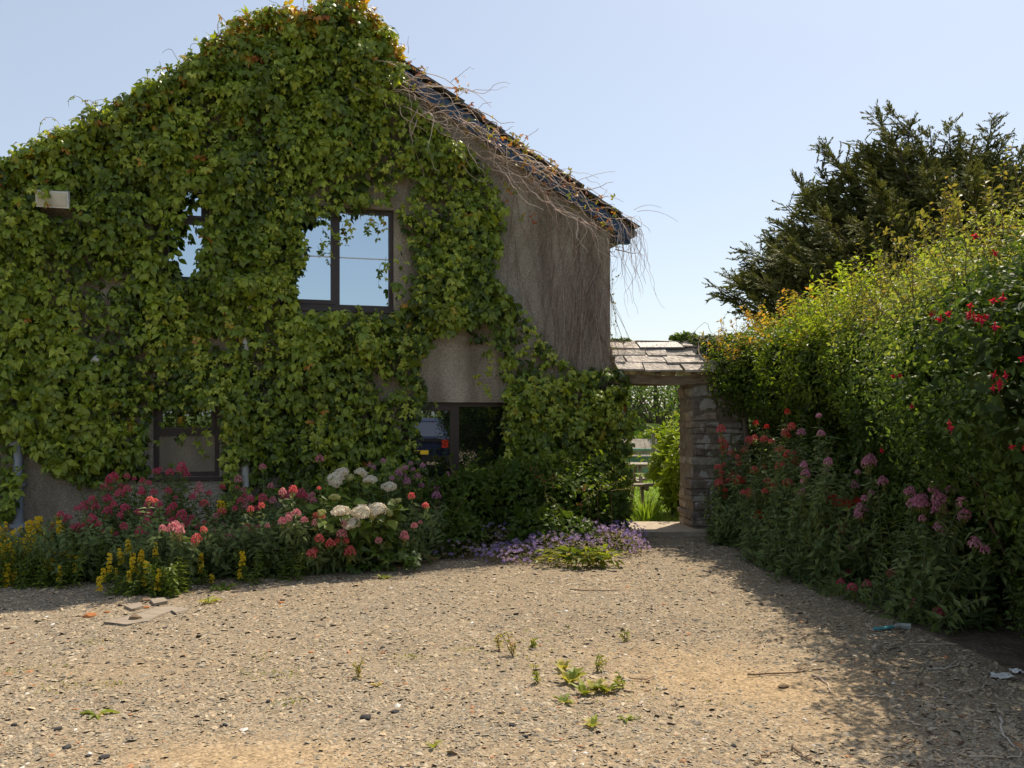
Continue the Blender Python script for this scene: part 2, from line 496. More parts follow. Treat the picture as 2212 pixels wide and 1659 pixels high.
#################################################################### STRUCTURE
# house frame: right front corner HC, U runs to the left along the gable wall, W runs back into the house
HROT = math.radians(16)
HC = np.array([1.33, 12.0, 0.0])
U = np.array([-math.cos(HROT), -math.sin(HROT), 0.0])
W = np.array([-math.sin(HROT), math.cos(HROT), 0.0])
NO = -W
UP = np.array([0, 0, 1.0])
HW, EAVE, PITCH = 7.45, 4.36, .595
RS = 3.7

def wall(s, z, off=0.0):
    s = np.asarray(s, float)[..., None]; z = np.asarray(z, float)[..., None]; off = np.asarray(off, float)[..., None]
    return HC + s * U + z * UP + off * NO

def wall_at(px, py):
    t = (px - CX) / FOC
    s = (HC[0] - HC[1] * t) / (-U[0] + U[1] * t)
    d = HC[1] + U[1] * s
    return s, EYE + (HY - py) * d / FOC

def to_px(P):
    P = np.asarray(P, float)
    return CX + FOC * P[..., 0] / P[..., 1], HY - (P[..., 2] - EYE) * FOC / P[..., 1]

def roofline(s):
    s = np.asarray(s, float)
    return np.where(s < RS, EAVE + s * PITCH, EAVE + RS * PITCH - (s - RS) * .625)

# --- ground sheets
me = bpy.data.meshes.new('ground')
bm = bmesh.new()
bmesh.ops.create_circle(bm, cap_ends=True, radius=1500, segments=64)
bm.to_mesh(me); bm.free()
M['field'] = plain_mat('field_grass', (.10, .15, .035), .95, .35, .6, .5, 20, .1)
me.materials.append(M['field'])
o = link('ground', me); o.location = (0, 0, -.08); o['kind'] = 'structure'

def dirt_at(x, y):
    P = np.stack([x, y, np.zeros_like(x)], 1)
    d = np.zeros(len(x))
    for px, py, rx, ry, a in ((1620, 1470, 1.1, .55, 1.0), (1480, 1420, .8, .5, .6), (560, 1640, .75, .3, 1.0), (1750, 1560, .7, .4, .6), (1330, 1500, .5, .3, .6), (1300, 1630, .8, .2, .45), (250, 1450, .8, .3, .25)):
        c = G(px, py)
        d = np.maximum(d, a * np.exp(-(((x - c[0]) / rx) ** 2 + ((y - c[1]) / ry) ** 2)))
    d = d * (.55 + .9 * fbm(P, 2.2, 5)) + .35 * (fbm(P, .9, 9) - .45)
    return np.clip(d * .85, 0, 1)

def drive_z(x, y):
    P = np.stack([x, y, np.zeros_like(x)], 1)
    return .035 * (fbm(P, .8, 3) - .5) + .012 * (noise(P, 6, 4) - .5)

xs = np.concatenate([np.arange(-16, -7, .5), np.arange(-7, 4.2, .09), np.arange(4.2, 14, .5)])
ys = np.concatenate([np.arange(-22, 3, .5), np.arange(3, 12.9, .09)])
gx, gy = np.meshgrid(xs, ys)
x, y = gx.ravel(), gy.ravel()
z = drive_z(x, y)
P = np.stack([x, y, z], 1)
dm = dirt_at(x, y)
g = mixcol(fbm(P, 1.3, 21), [(.225, .18, .128), (.28, .222, .152), (.25, .208, .155)])
c = g * (1 - dm[:, None]) + np.array([.37, .27, .16]) * dm[:, None]
nx, ny = len(xs), len(ys)
ii = (np.arange(ny - 1)[:, None] * nx + np.arange(nx - 1)[None]).ravel()
T = np.concatenate([np.stack([ii, ii + 1, ii + nx + 1], 1), np.stack([ii, ii + nx + 1, ii + nx], 1)])

def drive_mat():
    m, nt, out = newmat('stony_driveway')
    at = N(nt, 'ShaderNodeAttribute'); at.attribute_name = 'col'
    tc = N(nt, 'ShaderNodeTexCoord')
    vo = N(nt, 'ShaderNodeTexVoronoi'); vo.inputs['Scale'].default_value = 75; vo.inputs['Randomness'].default_value = 1
    nt.links.new(tc.outputs['Object'], vo.inputs['Vector'])
    sp = N(nt, 'ShaderNodeSeparateColor'); nt.links.new(vo.outputs['Color'], sp.inputs[0])
    mr = N(nt, 'ShaderNodeMapRange'); mr.inputs['To Min'].default_value = .6; mr.inputs['To Max'].default_value = 1.3
    nt.links.new(sp.outputs[0], mr.inputs['Value'])
    no = N(nt, 'ShaderNodeTexNoise'); no.inputs['Scale'].default_value = 9; no.inputs['Detail'].default_value = 8; no.inputs['Roughness'].default_value = .7
    nt.links.new(tc.outputs['Object'], no.inputs['Vector'])
    m2 = N(nt, 'ShaderNodeMapRange'); m2.inputs['From Min'].default_value = .3; m2.inputs['From Max'].default_value = .7
    m2.inputs['To Min'].default_value = .75; m2.inputs['To Max'].default_value = 1.2
    nt.links.new(no.outputs['Fac'], m2.inputs['Value'])
    mm = N(nt, 'ShaderNodeMath', operation='MULTIPLY'); nt.links.new(mr.outputs[0], mm.inputs[0]); nt.links.new(m2.outputs[0], mm.inputs[1])
    hs = N(nt, 'ShaderNodeHueSaturation'); nt.links.new(mm.outputs[0], hs.inputs['Value']); nt.links.new(at.outputs['Color'], hs.inputs['Color'])
    p = N(nt, 'ShaderNodeBsdfPrincipled'); p.inputs['Roughness'].default_value = .95; p.inputs['Specular IOR Level'].default_value = .1
    nt.links.new(hs.outputs[0], p.inputs['Base Color'])
    bp = N(nt, 'ShaderNodeBump'); bp.inputs['Strength'].default_value = .8; bp.inputs['Distance'].default_value = .012
    ad = N(nt, 'ShaderNodeMath', operation='ADD'); nt.links.new(no.outputs['Fac'], ad.inputs[0]); nt.links.new(sp.outputs[1], ad.inputs[1])
    nt.links.new(ad.outputs[0], bp.inputs['Height']); nt.links.new(bp.outputs[0], p.inputs['Normal'])
    nt.links.new(p.outputs[0], out.inputs['Surface'])
    return m
M['drive'] = drive_mat()
o = link('driveway', mesh_tris('driveway', P, T, c, True, M['drive'])); o['kind'] = 'structure'

# lawn beyond the gateway
mb = MB()
mb.add([[-40, 12.75, -.03], [60, 12.75, -.03], [60, 60, -.03], [-40, 60, -.03]], [(0, 1, 2), (0, 2, 3)])
M['lawn'] = plain_mat('lawn_turf', (.16, .24, .035), .9, .35, 2.5, .6, 60, .1)
o = link('lawn', mb.mesh('lawn', M['lawn'])); o['kind'] = 'structure'
n = 17000
x = rng.uniform(1.0, 6.5, n); y = 12.9 + 13 * rng.random(n) ** 1.5
P = np.stack([x, y, np.full(n, -.03)], 1)
tip = np.stack([rng.normal(0, .35, n), rng.normal(0, .35, n), np.ones(n)], 1)
nr = np.stack([rng.normal(0, 1, n), rng.normal(0, 1, n), np.full(n, .2)], 1)
c = mixcol(fbm(P, 1.2, 2) * .7 + .3 * rng.random(n), [(.12, .20, .02), (.20, .30, .03), (.30, .36, .06)])
o = link('lawn_grass', leaf_mesh('lawn_grass', M['grass'], P, tip, nr, rng.uniform(.05, .10, n), c, LEAF2, .14)); o['kind'] = 'stuff'

# soil of the two planted borders
def soil_sheet(name, poly, h=.03):
    bm = bmesh.new()
    vs = [bm.verts.new((p[0], p[1], 0.0)) for p in poly]
    f = bm.faces.new(vs)
    r = bmesh.ops.inset_individual(bm, faces=[f], thickness=.4, depth=0)
    for v in f.verts:
        v.co.z = h
    for v in vs:
        v.co.z = -.03
    me = bpy.data.meshes.new(name); bm.to_mesh(me); bm.free(); me.materials.append(M['soil'])
    o = link(name, me); o['kind'] = 'structure'
soil_sheet('flower_bed', [(-6.5, 8.2), (-4.7, 8.5), (-3.3, 8.8), (-2.3, 9.5), (-.9, 10.1), (.2, 10.2), (1.25, 10.6), (1.3, 11.95), (-6.4, 9.75)])
soil_sheet('hedge_border', [(2.6, 11.9), (2.7, 9.6), (2.9, 7.9), (3.1, 6.0), (3.2, 3.2), (6.5, 3.2), (6.5, 11.9)], .012)

# ------------------------------------------------------------------ house
house = thing('house', 'large rendered house with a creeper clad gable and slate roof', 'house', HC)
WIN = {}   # name -> (s0, s1, z0, z1)
def win_rect(x0, y0, x1, y1):
    xm, ym = (x0 + x1) / 2, (y0 + y1) / 2
    sa = wall_at(x0, ym)[0]; sb = wall_at(x1, ym)[0]
    s_m, zt = wall_at(xm, y0); _, zb = wall_at(xm, y1)
    return (min(sa, sb), max(sa, sb), min(zt, zb), max(zt, zb))
WIN['upper_right'] = win_rect(604, 446, 851, 666)
WIN['upper_left'] = win_rect(352, 392, 452, 606)
WIN['lower_left'] = win_rect(331, 862, 474, 1030)
WIN['lower_right'] = win_rect(866, 869, 1108, 1050)

def gable_wall():
    mb = MB()
    top = lambda s: float(roofline(s)) - .12
    ss = sorted(set([0, HW, RS] + [a for w in WIN.values() for a in w[:2]]))
    def quad(s0, s1, za0, za1, zb0, zb1):   # bottom heights at s0,s1 then top heights
        V = [wall(s0, za0), wall(s1, za1), wall(s1, zb1), wall(s0, zb0)]
        mb.add(V, [(0, 1, 2), (0, 2, 3)])
    for a, b in zip(ss[:-1], ss[1:]):
        m_ = (a + b) / 2
        hs = sorted([w for w in WIN.values() if w[0] < m_ < w[1]], key=lambda w: w[2])
        z = -.1
        for w in hs:
            quad(a, b, z, z, w[2], w[2]); z = w[3]
        quad(a, b, z, z, top(a), top(b))
    D = .30
    for w in WIN.values():     # reveals
        s0, s1, z0, z1 = w
        c0 = [(s0, z0), (s1, z0), (s1, z1), (s0, z1)]
        for i in range(4):
            (sa, za), (sb, zb) = c0[i], c0[(i + 1) % 4]
            mb.add([wall(sa, za), wall(sb, zb), wall(sb, zb, -D), wall(sa, za, -D)], [(0, 1, 2), (0, 2, 3)])
    L = 10.0     # side and back walls
    for s in (0, HW):
        t = top(s)
        mb.add([wall(s, -.1), wall(s, -.1, -L), wall(s, t, -L), wall(s, t)], [(0, 1, 2), (0, 2, 3)])
    mb.add([wall(0, -.1, -L), wall(HW, -.1, -L), wall(HW, top(HW), -L), wall(RS, top(RS), -L), wall(0, top(0), -L)], [(0, 1, 2), (0, 2, 3), (0, 3, 4)])
    # dark rooms: a floorless partition just behind the window plane keeps the windows opaque from inside
    mb.add([wall(.05, .0, -.5), wall(HW - .05, .0, -.5), wall(HW - .05, top(HW), -.5), wall(RS, top(RS) - .05, -.5), wall(.05, top(.05), -.5)], [(0, 1, 2), (0, 2, 3), (0, 3, 4)])
    link('wall', mb.mesh('wall', M['render']), house)
gable_wall()

HR = np.stack([U, NO, UP], 1)     # local axes of the wall as columns: (s, out, z)
def wbox(mb, s0, s1, z0, z1, o0, o1):
    mb.box(wall((s0 + s1) / 2, (z0 + z1) / 2, (o0 + o1) / 2), (abs(s1 - s0), abs(o1 - o0), abs(z1 - z0)), HR)

def window(rect, kind, label):
    s0, s1, z0, z1 = rect
    f = MB()
    t = .055
    o0, o1 = -.13, -.065
    wbox(f, s0, s1, z0, z0 + t, o0, o1); wbox(f, s0, s1, z1 - t, z1, o0, o1)
    wbox(f, s0, s0 + t, z0 + t, z1 - t, o0, o1); wbox(f, s1 - t, s1, z0 + t, z1 - t, o0, o1)
    win = link('window', f.mesh('window_frame', M['brown_frame']), house, label=label)
    def pane(a, b, c, d, mat, off=-.10, name='pane'):
        p = MB(); wbox(p, a, b, c, d, off - .006, off)
        link(name, p.mesh(name, mat), win)
    def sash(a, b, c, d, w=.05, off=(-.12, -.05)):
        p = MB()
        wbox(p, a, b, c, c + w, *off); wbox(p, a, b, d - w, d, *off)
        wbox(p, a, a + w, c + w, d - w, *off); wbox(p, b - w, b, c + w, d - w, *off)
        link('sash', p.mesh('sash', M['brown_frame']), win)
    sill = MB(); wbox(sill, s0 - .04, s1 + .04, z0 - .045, z0 - .002, -.12, .04)
    link('sill', sill.mesh('sill', M['brown_frame']), win)
    ia, ib, ic, id_ = s0 + t, s1 - t, z0 + t, z1 - t
    if kind == 'pair':        # two casements side by side; the left one opens (own sash)
        sm = (ia + ib) / 2
        mu = MB(); wbox(mu, sm - .03, sm + .03, ic, id_, -.128, -.067); link('mullion', mu.mesh('mullion', M['brown_frame']), win)
        sash(sm + .03, ib, ic, id_)
        pane(sm + .08, ib - .05, ic + .05, id_ - .05, M['glass'] if z0 > 2 else M['dark_glass'], -.09)
        pane(ia, sm - .03, ic, id_, M['glass'] if z0 > 2 else M['dark_glass'])
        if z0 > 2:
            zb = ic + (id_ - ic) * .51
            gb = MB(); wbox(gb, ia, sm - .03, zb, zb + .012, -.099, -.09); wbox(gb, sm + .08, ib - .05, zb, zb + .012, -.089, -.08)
            link('white_line_strip', gb.mesh('white_line_strip', M['white_plastic']), win)  # pale strip added on the glass for the white line seen in it
    elif kind == 'transom':
        zt = z0 + (z1 - z0) * (.61 if z0 > 2 else .56)
        tr = MB(); wbox(tr, ia, ib, zt - .03, zt + .03, -.128, -.067); link('transom', tr.mesh('transom', M['brown_frame']), win)
        sash(ia, ib, zt + .03, id_, .04)
        pane(ia + .04, ib - .04, zt + .07, id_ - .04, M['glass'] if z0 > 2 else M['dark_glass'], -.09)
        pane(ia, ib, ic, zt - .03, M['glass'] if z0 > 2 else M['frosted'])
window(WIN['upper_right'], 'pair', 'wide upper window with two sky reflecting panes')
window(WIN['upper_left'], 'transom', 'narrow upper window nearly hidden by creeper')
window(WIN['lower_left'], 'transom', 'ground floor window with a frosted lower pane')
window(WIN['lower_right'], 'pair', 'ground floor window reflecting a dark car')

# roof: courses of stone slates; the verge slates over the right half of the gable are single pieces
def slope_pt(side, t, back, up=0.0):
    """side -1: right slope. t metres (plan) from the ridge outward, back metres behind the gable"""
    if side < 0:
        s = RS - t; k = PITCH; tz = t * k
    else:
        s = RS + t; k = .625; tz = t * k
    nrm = nz(np.array([k * (1 if side > 0 else -1), 0, 1.0]))   # in (s,.,z)
    p = wall(s, EAVE + RS * PITCH - tz, -back)
    return p + up * (nrm[0] * U + nrm[2] * UP)

def slate_mesh(side, t0, t1, b0, b1, th, lift, mat, name='slate', jit=.006):
    mb = MB()
    V = []
    for (t, b) in ((t0, b0), (t0, b1), (t1, b1), (t1, b0)):
        for u in (0, th):
            lf = lift if t == t1 else 0.0
            V.append(slope_pt(side, t + rng.normal(0, jit), b + rng.normal(0, jit), u + lf - .05))
    V = np.array(V)
    T = [(0, 2, 4), (0, 4, 6), (1, 5, 3), (1, 7, 5), (0, 1, 3), (0, 3, 2), (2, 3, 5), (2, 5, 4), (4, 5, 7), (4, 7, 6), (6, 7, 1), (6, 1, 0)]
    mb.add(V, T)
    return mb

deck = MB()
for side, tm in ((-1, RS + .30), (1, HW - RS + .3)):
    q = [slope_pt(side, 0, -.05, -.075), slope_pt(side, tm, -.05, -.075), slope_pt(side, tm, 10.1, -.075), slope_pt(side, 0, 10.1, -.075)]
    deck.add(q, [(0, 1, 2), (0, 2, 3)])
roof = link('roof', deck.mesh('roof_deck', M['grey_timber']), house)
rest = MB()
ncr = 15
tm = RS + .36
for i in range(ncr):
    t0 = tm * i / ncr - .08; t1 = tm * (i + 1) / ncr + .015
    w = .42
    ed = -.14 + rng.normal(0, .015)
    mb = slate_mesh(-1, max(t0, 0), t1, ed, ed + w, .028, .032, M['roof_slate'])
    link('slate', mb.mesh('slate', M['roof_slate']), roof)
    b = ed + w
    while b < 10:
        b2 = b + rng.uniform(.3, .5)
        m2 = slate_mesh(-1, max(t0, 0), t1, b + .006, b2, .024, .03, None); rest.add(m2.v[0], m2.t[0]); b = b2
for i in range(14):
    tmx = HW - RS + .34
    t0 = tmx * i / 14 - .08; t1 = tmx * (i + 1) / 14 + .015
    b = -.1
    while b < 10:
        b2 = b + rng.uniform(.3, .5)
        m2 = slate_mesh(1, max(t0, 0), t1, b + .006, b2, .024, .03, None); rest.add(m2.v[0], m2.t[0]); b = b2
link('slate_courses', rest.mesh('slate_courses', M['roof_slate']), roof, kind='stuff')
rd = MB(); rd.tube([slope_pt(-1, 0, -.13, .02), slope_pt(-1, 0, 10, .02)], .09, .09, 8); link('ridge', rd.mesh('ridge', M['roof_slate']), roof)

def barge(side, tmax):
    mb = MB()
    a0, a1 = slope_pt(side, .0, -.06, -.078), slope_pt(side, tmax, -.06, -.078)
    dwn = np.array([0, 0, -.19])
    V = []
    for p in (a0, a1):
        for dd in (0, 1):
            for o_ in (0, .025):
                V.append(p + dd * dwn + o_ * NO)
    V = np.array(V)
    T = [(0, 4, 6), (0, 6, 2), (1, 3, 7), (1, 7, 5), (0, 1, 5), (0, 5, 4), (2, 6, 7), (2, 7, 3), (4, 5, 7), (4, 7, 6), (0, 2, 3), (0, 3, 1)]
    mb.add(V, T)
    link('bargeboard', mb.mesh('bargeboard', M['blue']), house)
barge(-1, RS + .30); barge(1, HW - RS + .3)
# verge underside and boxed eave end at the right corner
mb = MB()
e0 = slope_pt(-1, RS + .30, -.06, -.08)
mb.box(e0 + np.array([-.10, .02, -.13]), (.20, .10, .14), HR)
link('eave_box', mb.mesh('eave_box', M['blue']), house)
mb = MB()
for b0 in np.arange(0, 10, 2.5):
    pa, pb = slope_pt(-1, RS + .30, b0 - .08, -.1), slope_pt(-1, RS + .30, b0 + 2.45, -.1)
    mb.tube([pa + np.array([.05, 0, -.05]), pb + np.array([.05, 0, -.05])], .055, .055, 8)
link('gutter', mb.mesh('gutter', M['slate_dark']), house)
mb = MB()
for i in range(2):
    mb.box(wall(-.06, EAVE - .17, -.02 - i * .1), (.26, .06, .09), HR)
link('rafter_foot', mb.mesh('rafter_foot', M['timber']), house)

# pipes and fittings on the gable
def pipe(name, px, y0, y1, mat, r, off=.09, label=None):
    s, z0 = wall_at(px, y0); _, z1 = wall_at(px, y1)
    mb = MB(); zs = np.linspace(z0, z1, 10)
    mb.tube([wall(s, z, off) for z in zs], r, r, 10)
    p = link(name, mb.mesh(name, mat, True), house, label=label)
    for z in np.linspace(z1 + .3, z0 - .3, 3):
        b = MB(); wbox(b, s - r * 1.5, s + r * 1.5, z - .02, z + .02, 0, off + r + .004)
        link('pipe_bracket', b.mesh('pipe_bracket', mat), p)
pipe('downpipe', 531, 150, 1180, M['white_plastic'], .045, .07, 'white downpipe mostly hidden by creeper')
pipe('downpipe', 44, 900, 1190, M['grey_pipe'], .05, .09, 'grey downpipe by the bare render on the left')
# flood lamp
s, z = wall_at(127, 443)
lamp = thing('flood_lamp', 'boxy white flood lamp poking out of the creeper on the gable', 'lamp', wall(s, z))
Rl = HR @ np.array(Matrix.Rotation(math.radians(-18), 3, 'X'))
mb = MB(); mb.box(wall(s, z, .30), (.33, .10, .18), Rl); link('lamp_body', mb.mesh('lamp_body', M['white_plastic']), lamp)
mb = MB(); mb.box(wall(s, z - .012, .356), (.29, .012, .14), Rl); link('lamp_glass', mb.mesh('lamp_glass', M['lamp_face']), lamp)
mb = MB(); mb.box(wall(s, z - .02, .125), (.05, .25, .05), HR); link('bracket', mb.mesh('bracket', M['white_plastic']), lamp)
s, z = wall_at(213, 779)
mb = MB(); mb.tube([wall(s, z, .0), wall(s, z, .17), wall(s, z - .03, .22)], .045, .05, 10)
link('vent_cowl', mb.mesh('vent_cowl', M['white_plastic']), house, label='small white vent cowl peeping through the creeper')

# ------------------------------------------------------------------ creeper
creeper = thing('creeper', 'dense five leaved creeper covering the house gable up to the ridge', 'climbing plant', wall(5, 0, .2))
COVER = [
    [(-60, 350), (60, 300), (330, 180), (520, 60), (770, 0), (832, 70), (852, 150), (905, 240), (1015, 325), (1085, 420), (1088, 500), (1068, 570), (1045, 640), (1040, 695),
     (1000, 700), (925, 735), (905, 790), (925, 850), (930, 900), (915, 960), (915, 1010), (905, 1070), (860, 1090), (700, 1125), (480, 1120), (476, 1040), (470, 1012), (330, 1020), (215, 1046),
     (160, 1038), (110, 1010), (60, 960), (52, 1000), (34, 1110), (-60, 1130)],
    [(1000, 640), (1060, 600), (1110, 650), (1165, 720), (1215, 772), (1270, 800), (1325, 790), (1350, 820), (1362, 900), (1360, 1010), (1345, 1110), (1330, 1150), (1000, 1150), (1000, 1010), (1085, 1000), (1090, 870),
     (1078, 790), (1030, 740), (1000, 700)],
]
HOLES = [   # (polygon, keep probability)
    ([(645, 470), (735, 450), (858, 440), (856, 560), (850, 640), (856, 672), (640, 672), (636, 600), (668, 555)], 0.0),
    ([(384, 416), (446, 406), (446, 480), (432, 525), (424, 602), (374, 606), (380, 520), (390, 470)], 0.01),
    ([(318, 868), (395, 885), (480, 880), (484, 1030), (318, 1030)], 0.02),
    ([(903, 872), (1085, 872), (1082, 960), (1070, 1010), (905, 1005)], 0.0),
    ([(825, 190), (890, 190), (885, 300), (870, 480), (825, 480), (840, 330)], 0.35),
    ([(848, 480), (895, 470), (905, 640), (850, 665)], 0.18),
    ([(360, 385), (440, 385), (440, 400), (360, 400)], 0.2),
    ([(86, 422), (150, 418), (150, 462), (84, 462)], 0.0),
    ([(518, 985), (542, 985), (542, 1045), (518, 1045)], 0.0),
    ([(550, 240), (572, 240), (572, 290), (550, 290)], 0.0),
    ([(205, 766), (224, 766), (224, 790), (205, 790)], 0.25),
    ([(310, 940), (335, 940), (335, 1010), (310, 1010)], 0.25),
    ([(-20, 900), (60, 960), (45, 1060), (-20, 1100)], 0.45),
    ([(1000, 700), (1075, 690), (1075, 860), (1000, 860)], 0.25),
]
def covered(P):
    px, py = to_px(P)
    keep = np.zeros(len(P))
    for poly in COVER:
        keep[in_poly(px, py, poly)] = 1
    for poly, k in HOLES:
        m = in_poly(px, py, poly)
        keep[m] = np.minimum(keep[m], k)
    return keep

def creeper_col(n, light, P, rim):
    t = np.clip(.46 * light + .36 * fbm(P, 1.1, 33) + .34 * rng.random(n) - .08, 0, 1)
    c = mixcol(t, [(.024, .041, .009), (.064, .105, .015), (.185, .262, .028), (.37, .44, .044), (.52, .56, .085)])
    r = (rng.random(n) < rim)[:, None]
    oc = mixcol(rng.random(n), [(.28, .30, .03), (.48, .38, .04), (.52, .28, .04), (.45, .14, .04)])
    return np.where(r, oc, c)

n = 50000
s = rng.uniform(-.28, HW + .2, n); z = rng.uniform(.0, 7.0, n)
Pw = wall(s, z, .15)
k = covered(Pw)
clump = fbm(np.stack([s, z, z * 0], 1), 1.6, 41, 3)
fine = noise(np.stack([s, z, z * 0], 1), 4.5, 43)
keep = (rng.random(n) < k * np.clip(.36 + 1.9 * (clump - .3), .12, 1)) & (z < roofline(s) + .12)
s, z, clump, fine = s[keep], z[keep], clump[keep], fine[keep]
n = len(s)
thick = .06 + .52 * clump ** 1.3 * np.clip(.25 + 1.2 * fine, 0, 1.3)
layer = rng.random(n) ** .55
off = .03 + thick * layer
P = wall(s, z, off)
light = np.clip((layer - .35) * 1.3, 0, 1) * np.clip(.25 + 1.2 * noise(np.stack([s * 1.4, z * .6, z * 0], 1), 1.6, 51), 0, 1)  # outer leaves paler, deep ones darker: highlight and shade put into leaf colour
young = (rng.random(n) < .55 * (noise(np.stack([s, z * .35, z * 0], 1), 2.3, 61) > .55)) & (layer > .6)
size = rng.uniform(.06, .14, n) * (1 - .10 * light); size[young] *= .62
nrm = NO * .75 + UP * .42 + rng.normal(0, .42, (n, 3))
tip = -UP * 1.0 + NO * .3 + rng.normal(0, .5, (n, 3))
topness = np.clip((z - (roofline(s) - .35)) / .35, 0, 1)
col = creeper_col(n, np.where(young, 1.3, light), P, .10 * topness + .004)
# the largest outer leaves become single parts, the others one mass
score = off * 2 + size * 6 + rng.random(n) * .15
order = np.argsort(-score)
single = order[:290]
msk = np.ones(n, bool); msk[single] = False
SING = (P[single], tip[single], nrm[single], size[single], light[single])
form = rng.integers(0, 5, n)
SOUP = []
F5 = ((-98, .6), (-50, .86), (0, 1.0), (50, .86), (98, .6)); F3 = ((-62, .85), (0, 1.0), (62, .85)); F4 = ((-75, .7), (-28, 1.0), (22, .95), (70, .72))
for fm, tm_ in ((0, F5), (1, F5), (2, F4), (3, F3), (4, F5)):
    q = msk & (form == fm)
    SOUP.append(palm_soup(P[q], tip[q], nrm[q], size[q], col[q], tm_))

# mass thrown over the left rake and the ridge
OFFT = np.array([[2.55, .02], [2.9, .12], [3.2, .30], [3.4, .36], [3.6, .26], [3.72, .13], [3.85, .07], [4.05, .11], [4.3, .26], [4.6, .36], [4.85, .40], [5.05, .33], [5.25, .25], [5.8, .15], [6.4, .07], [7.0, .06], [7.7, .06]])
n = 5200
s = rng.uniform(2.85, HW + .3, n)
hgt = np.interp(s, OFFT[:, 0], OFFT[:, 1]) * (.75 + .5 * noise(np.stack([s, s * 0, s * 0], 1), 3.5, 71))
z = roofline(s) + hgt - np.abs(rng.normal(0, .16, n))
off = rng.uniform(-.75, .32, n)
P = wall(s, z, off)
light = rng.random(n)
rimp = np.clip(.42 - .6 * (roofline(s) + hgt - z), .03, 1) * np.where(s < 4.3, 2.0, np.where(s < 5.2, 1.0, .45))
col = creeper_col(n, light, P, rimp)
nrm = UP * .6 + NO * .45 + rng.normal(0, .5, (n, 3)); tip = NO * .5 - UP * .5 + rng.normal(0, .6, (n, 3))
SOUP.append(palm_soup(P, tip, nrm, rng.uniform(.06, .11, n), col, F5, .3))

# loose trails: wiry shoots with small leaves, along the rake, over the windows and the bare render
stems = MB()
shootP, shootS = [], []
def trail(p0, d0, length, seg=9, wob=.16, droop=-.25, r=.004, leafy=3.0, lsize=.06, colr=(.16, .12, .06)):
    pts = [np.array(p0, float)]; d = nz(np.array(d0, float))
    for i in range(seg):
        d = nz(d + rng.normal(0, wob, 3) + np.array([0, 0, droop]) * (i / seg))
        pts.append(pts[-1] + d * length / seg)
    stems.tube(pts, r, r * .5, 3, colr)
    k = int(length * leafy / .12 + rng.random())
    for _ in range(k):
        f = rng.uniform(.15, 1) * (seg - .01); i = int(f); q = pts[i] + (pts[i + 1] - pts[i]) * (f - i)
        shootP.append(q); shootS.append(lsize * rng.uniform(.6, 1.2))
for i in range(85):
    s_ = rng.uniform(3.0, HW + .1)
    h_ = float(np.interp(s_, OFFT[:, 0], OFFT[:, 1])) * .8
    trail(wall(s_, float(roofline(s_)) + h_, rng.uniform(-.3, .2)), UP * rng.uniform(.4, 1) + U * rng.normal(.3, .6) + NO * rng.normal(.1, .3), rng.uniform(.2, .6), 9, .34, -.6, .0045, .7, .045, (.34, .20, .10))
for i in range(70):     # hanging trails on the leafy face
    s_ = rng.uniform(.2, HW); z_ = rng.uniform(1.6, 5.2)
    if covered(wall(s_, z_, .15)[None])[0] > .5 and z_ < float(roofline(s_)) - .3:
        trail(wall(s_, z_, .32), -UP + U * rng.normal(0, .4) + NO * .5, rng.uniform(.3, .7), 8, .2, -.5, .003, 2.2, .07)
for px, py, dx, ln in ((745, 470, .2, .3), (700, 480, .2, .35), (830, 560, -.3, .3), (825, 470, 0, .22), (800, 460, 0, .2), (690, 520, .3, .3), (420, 900, 0, .55), (440, 905, .1, .4), (385, 890, -.1, .3), (1020, 790, 0, .5), (1050, 720, 0, .6), (935, 860, .2, .25), (1080, 900, -.1, .3), (770, 660, .1, .2), (720, 668, .1, .2)):
    s_, z_ = wall_at(px, py)
    trail(wall(s_, z_, .16), -UP + U * -dx + NO * .1, ln, 8, .2, -.3, .003, 2.6, .065)
n = len(shootP); P = np.array(shootP); light = np.full(n, .9)
col = creeper_col(n, light, P, .12)
SOUP.append(leaves(P, -UP + rng.normal(0, .6, (n, 3)), NO * .6 + UP * .4 + rng.normal(0, .5, (n, 3)), np.array(shootS), col, PALM3))
V = []; T = []; C = []; k = 0
for v, t, c in SOUP:
    V.append(v); T.append(t + k); C.append(c); k += len(v)
link('foliage', mesh_tris('creeper_foliage', np.concatenate(V), np.concatenate(T), np.concatenate(C), False, M['creeper']), creeper, kind='stuff')
link('trailing_stems', stems.mesh('creeper_trails', M['stem']), creeper, kind='stuff')
# single leaves
LM = []
for i in range(10):
    cc = mixcol(np.array([i / 9]), [(.08, .12, .016), (.15, .205, .022), (.24, .29, .03), (.36, .40, .05)])
    LM.append(mesh_tris('creeper_leaf', *palm_soup(np.zeros((1, 3)), np.array([[0, 1., 0]]), np.array([[0, 0, 1.]]), np.ones(1), cc, F5 if i % 3 else F3, .0), False, M['creeper']))
    LM[-1].vertices.foreach_get('co', _c := np.zeros(len(LM[-1].vertices) * 3, np.float32)); _c = _c.reshape(-1, 3); _c[:, 2] -= .18 * (_c[:, 0] ** 2 + _c[:, 1] ** 2); LM[-1].vertices.foreach_set('co', _c.ravel())
for p_, t_, n_, z_, l_ in zip(*SING):
    link('leaf', LM[int(np.clip(l_ * 6 + rng.integers(0, 4), 0, 9))], creeper, M=frame_mat(p_, t_, n_, z_))

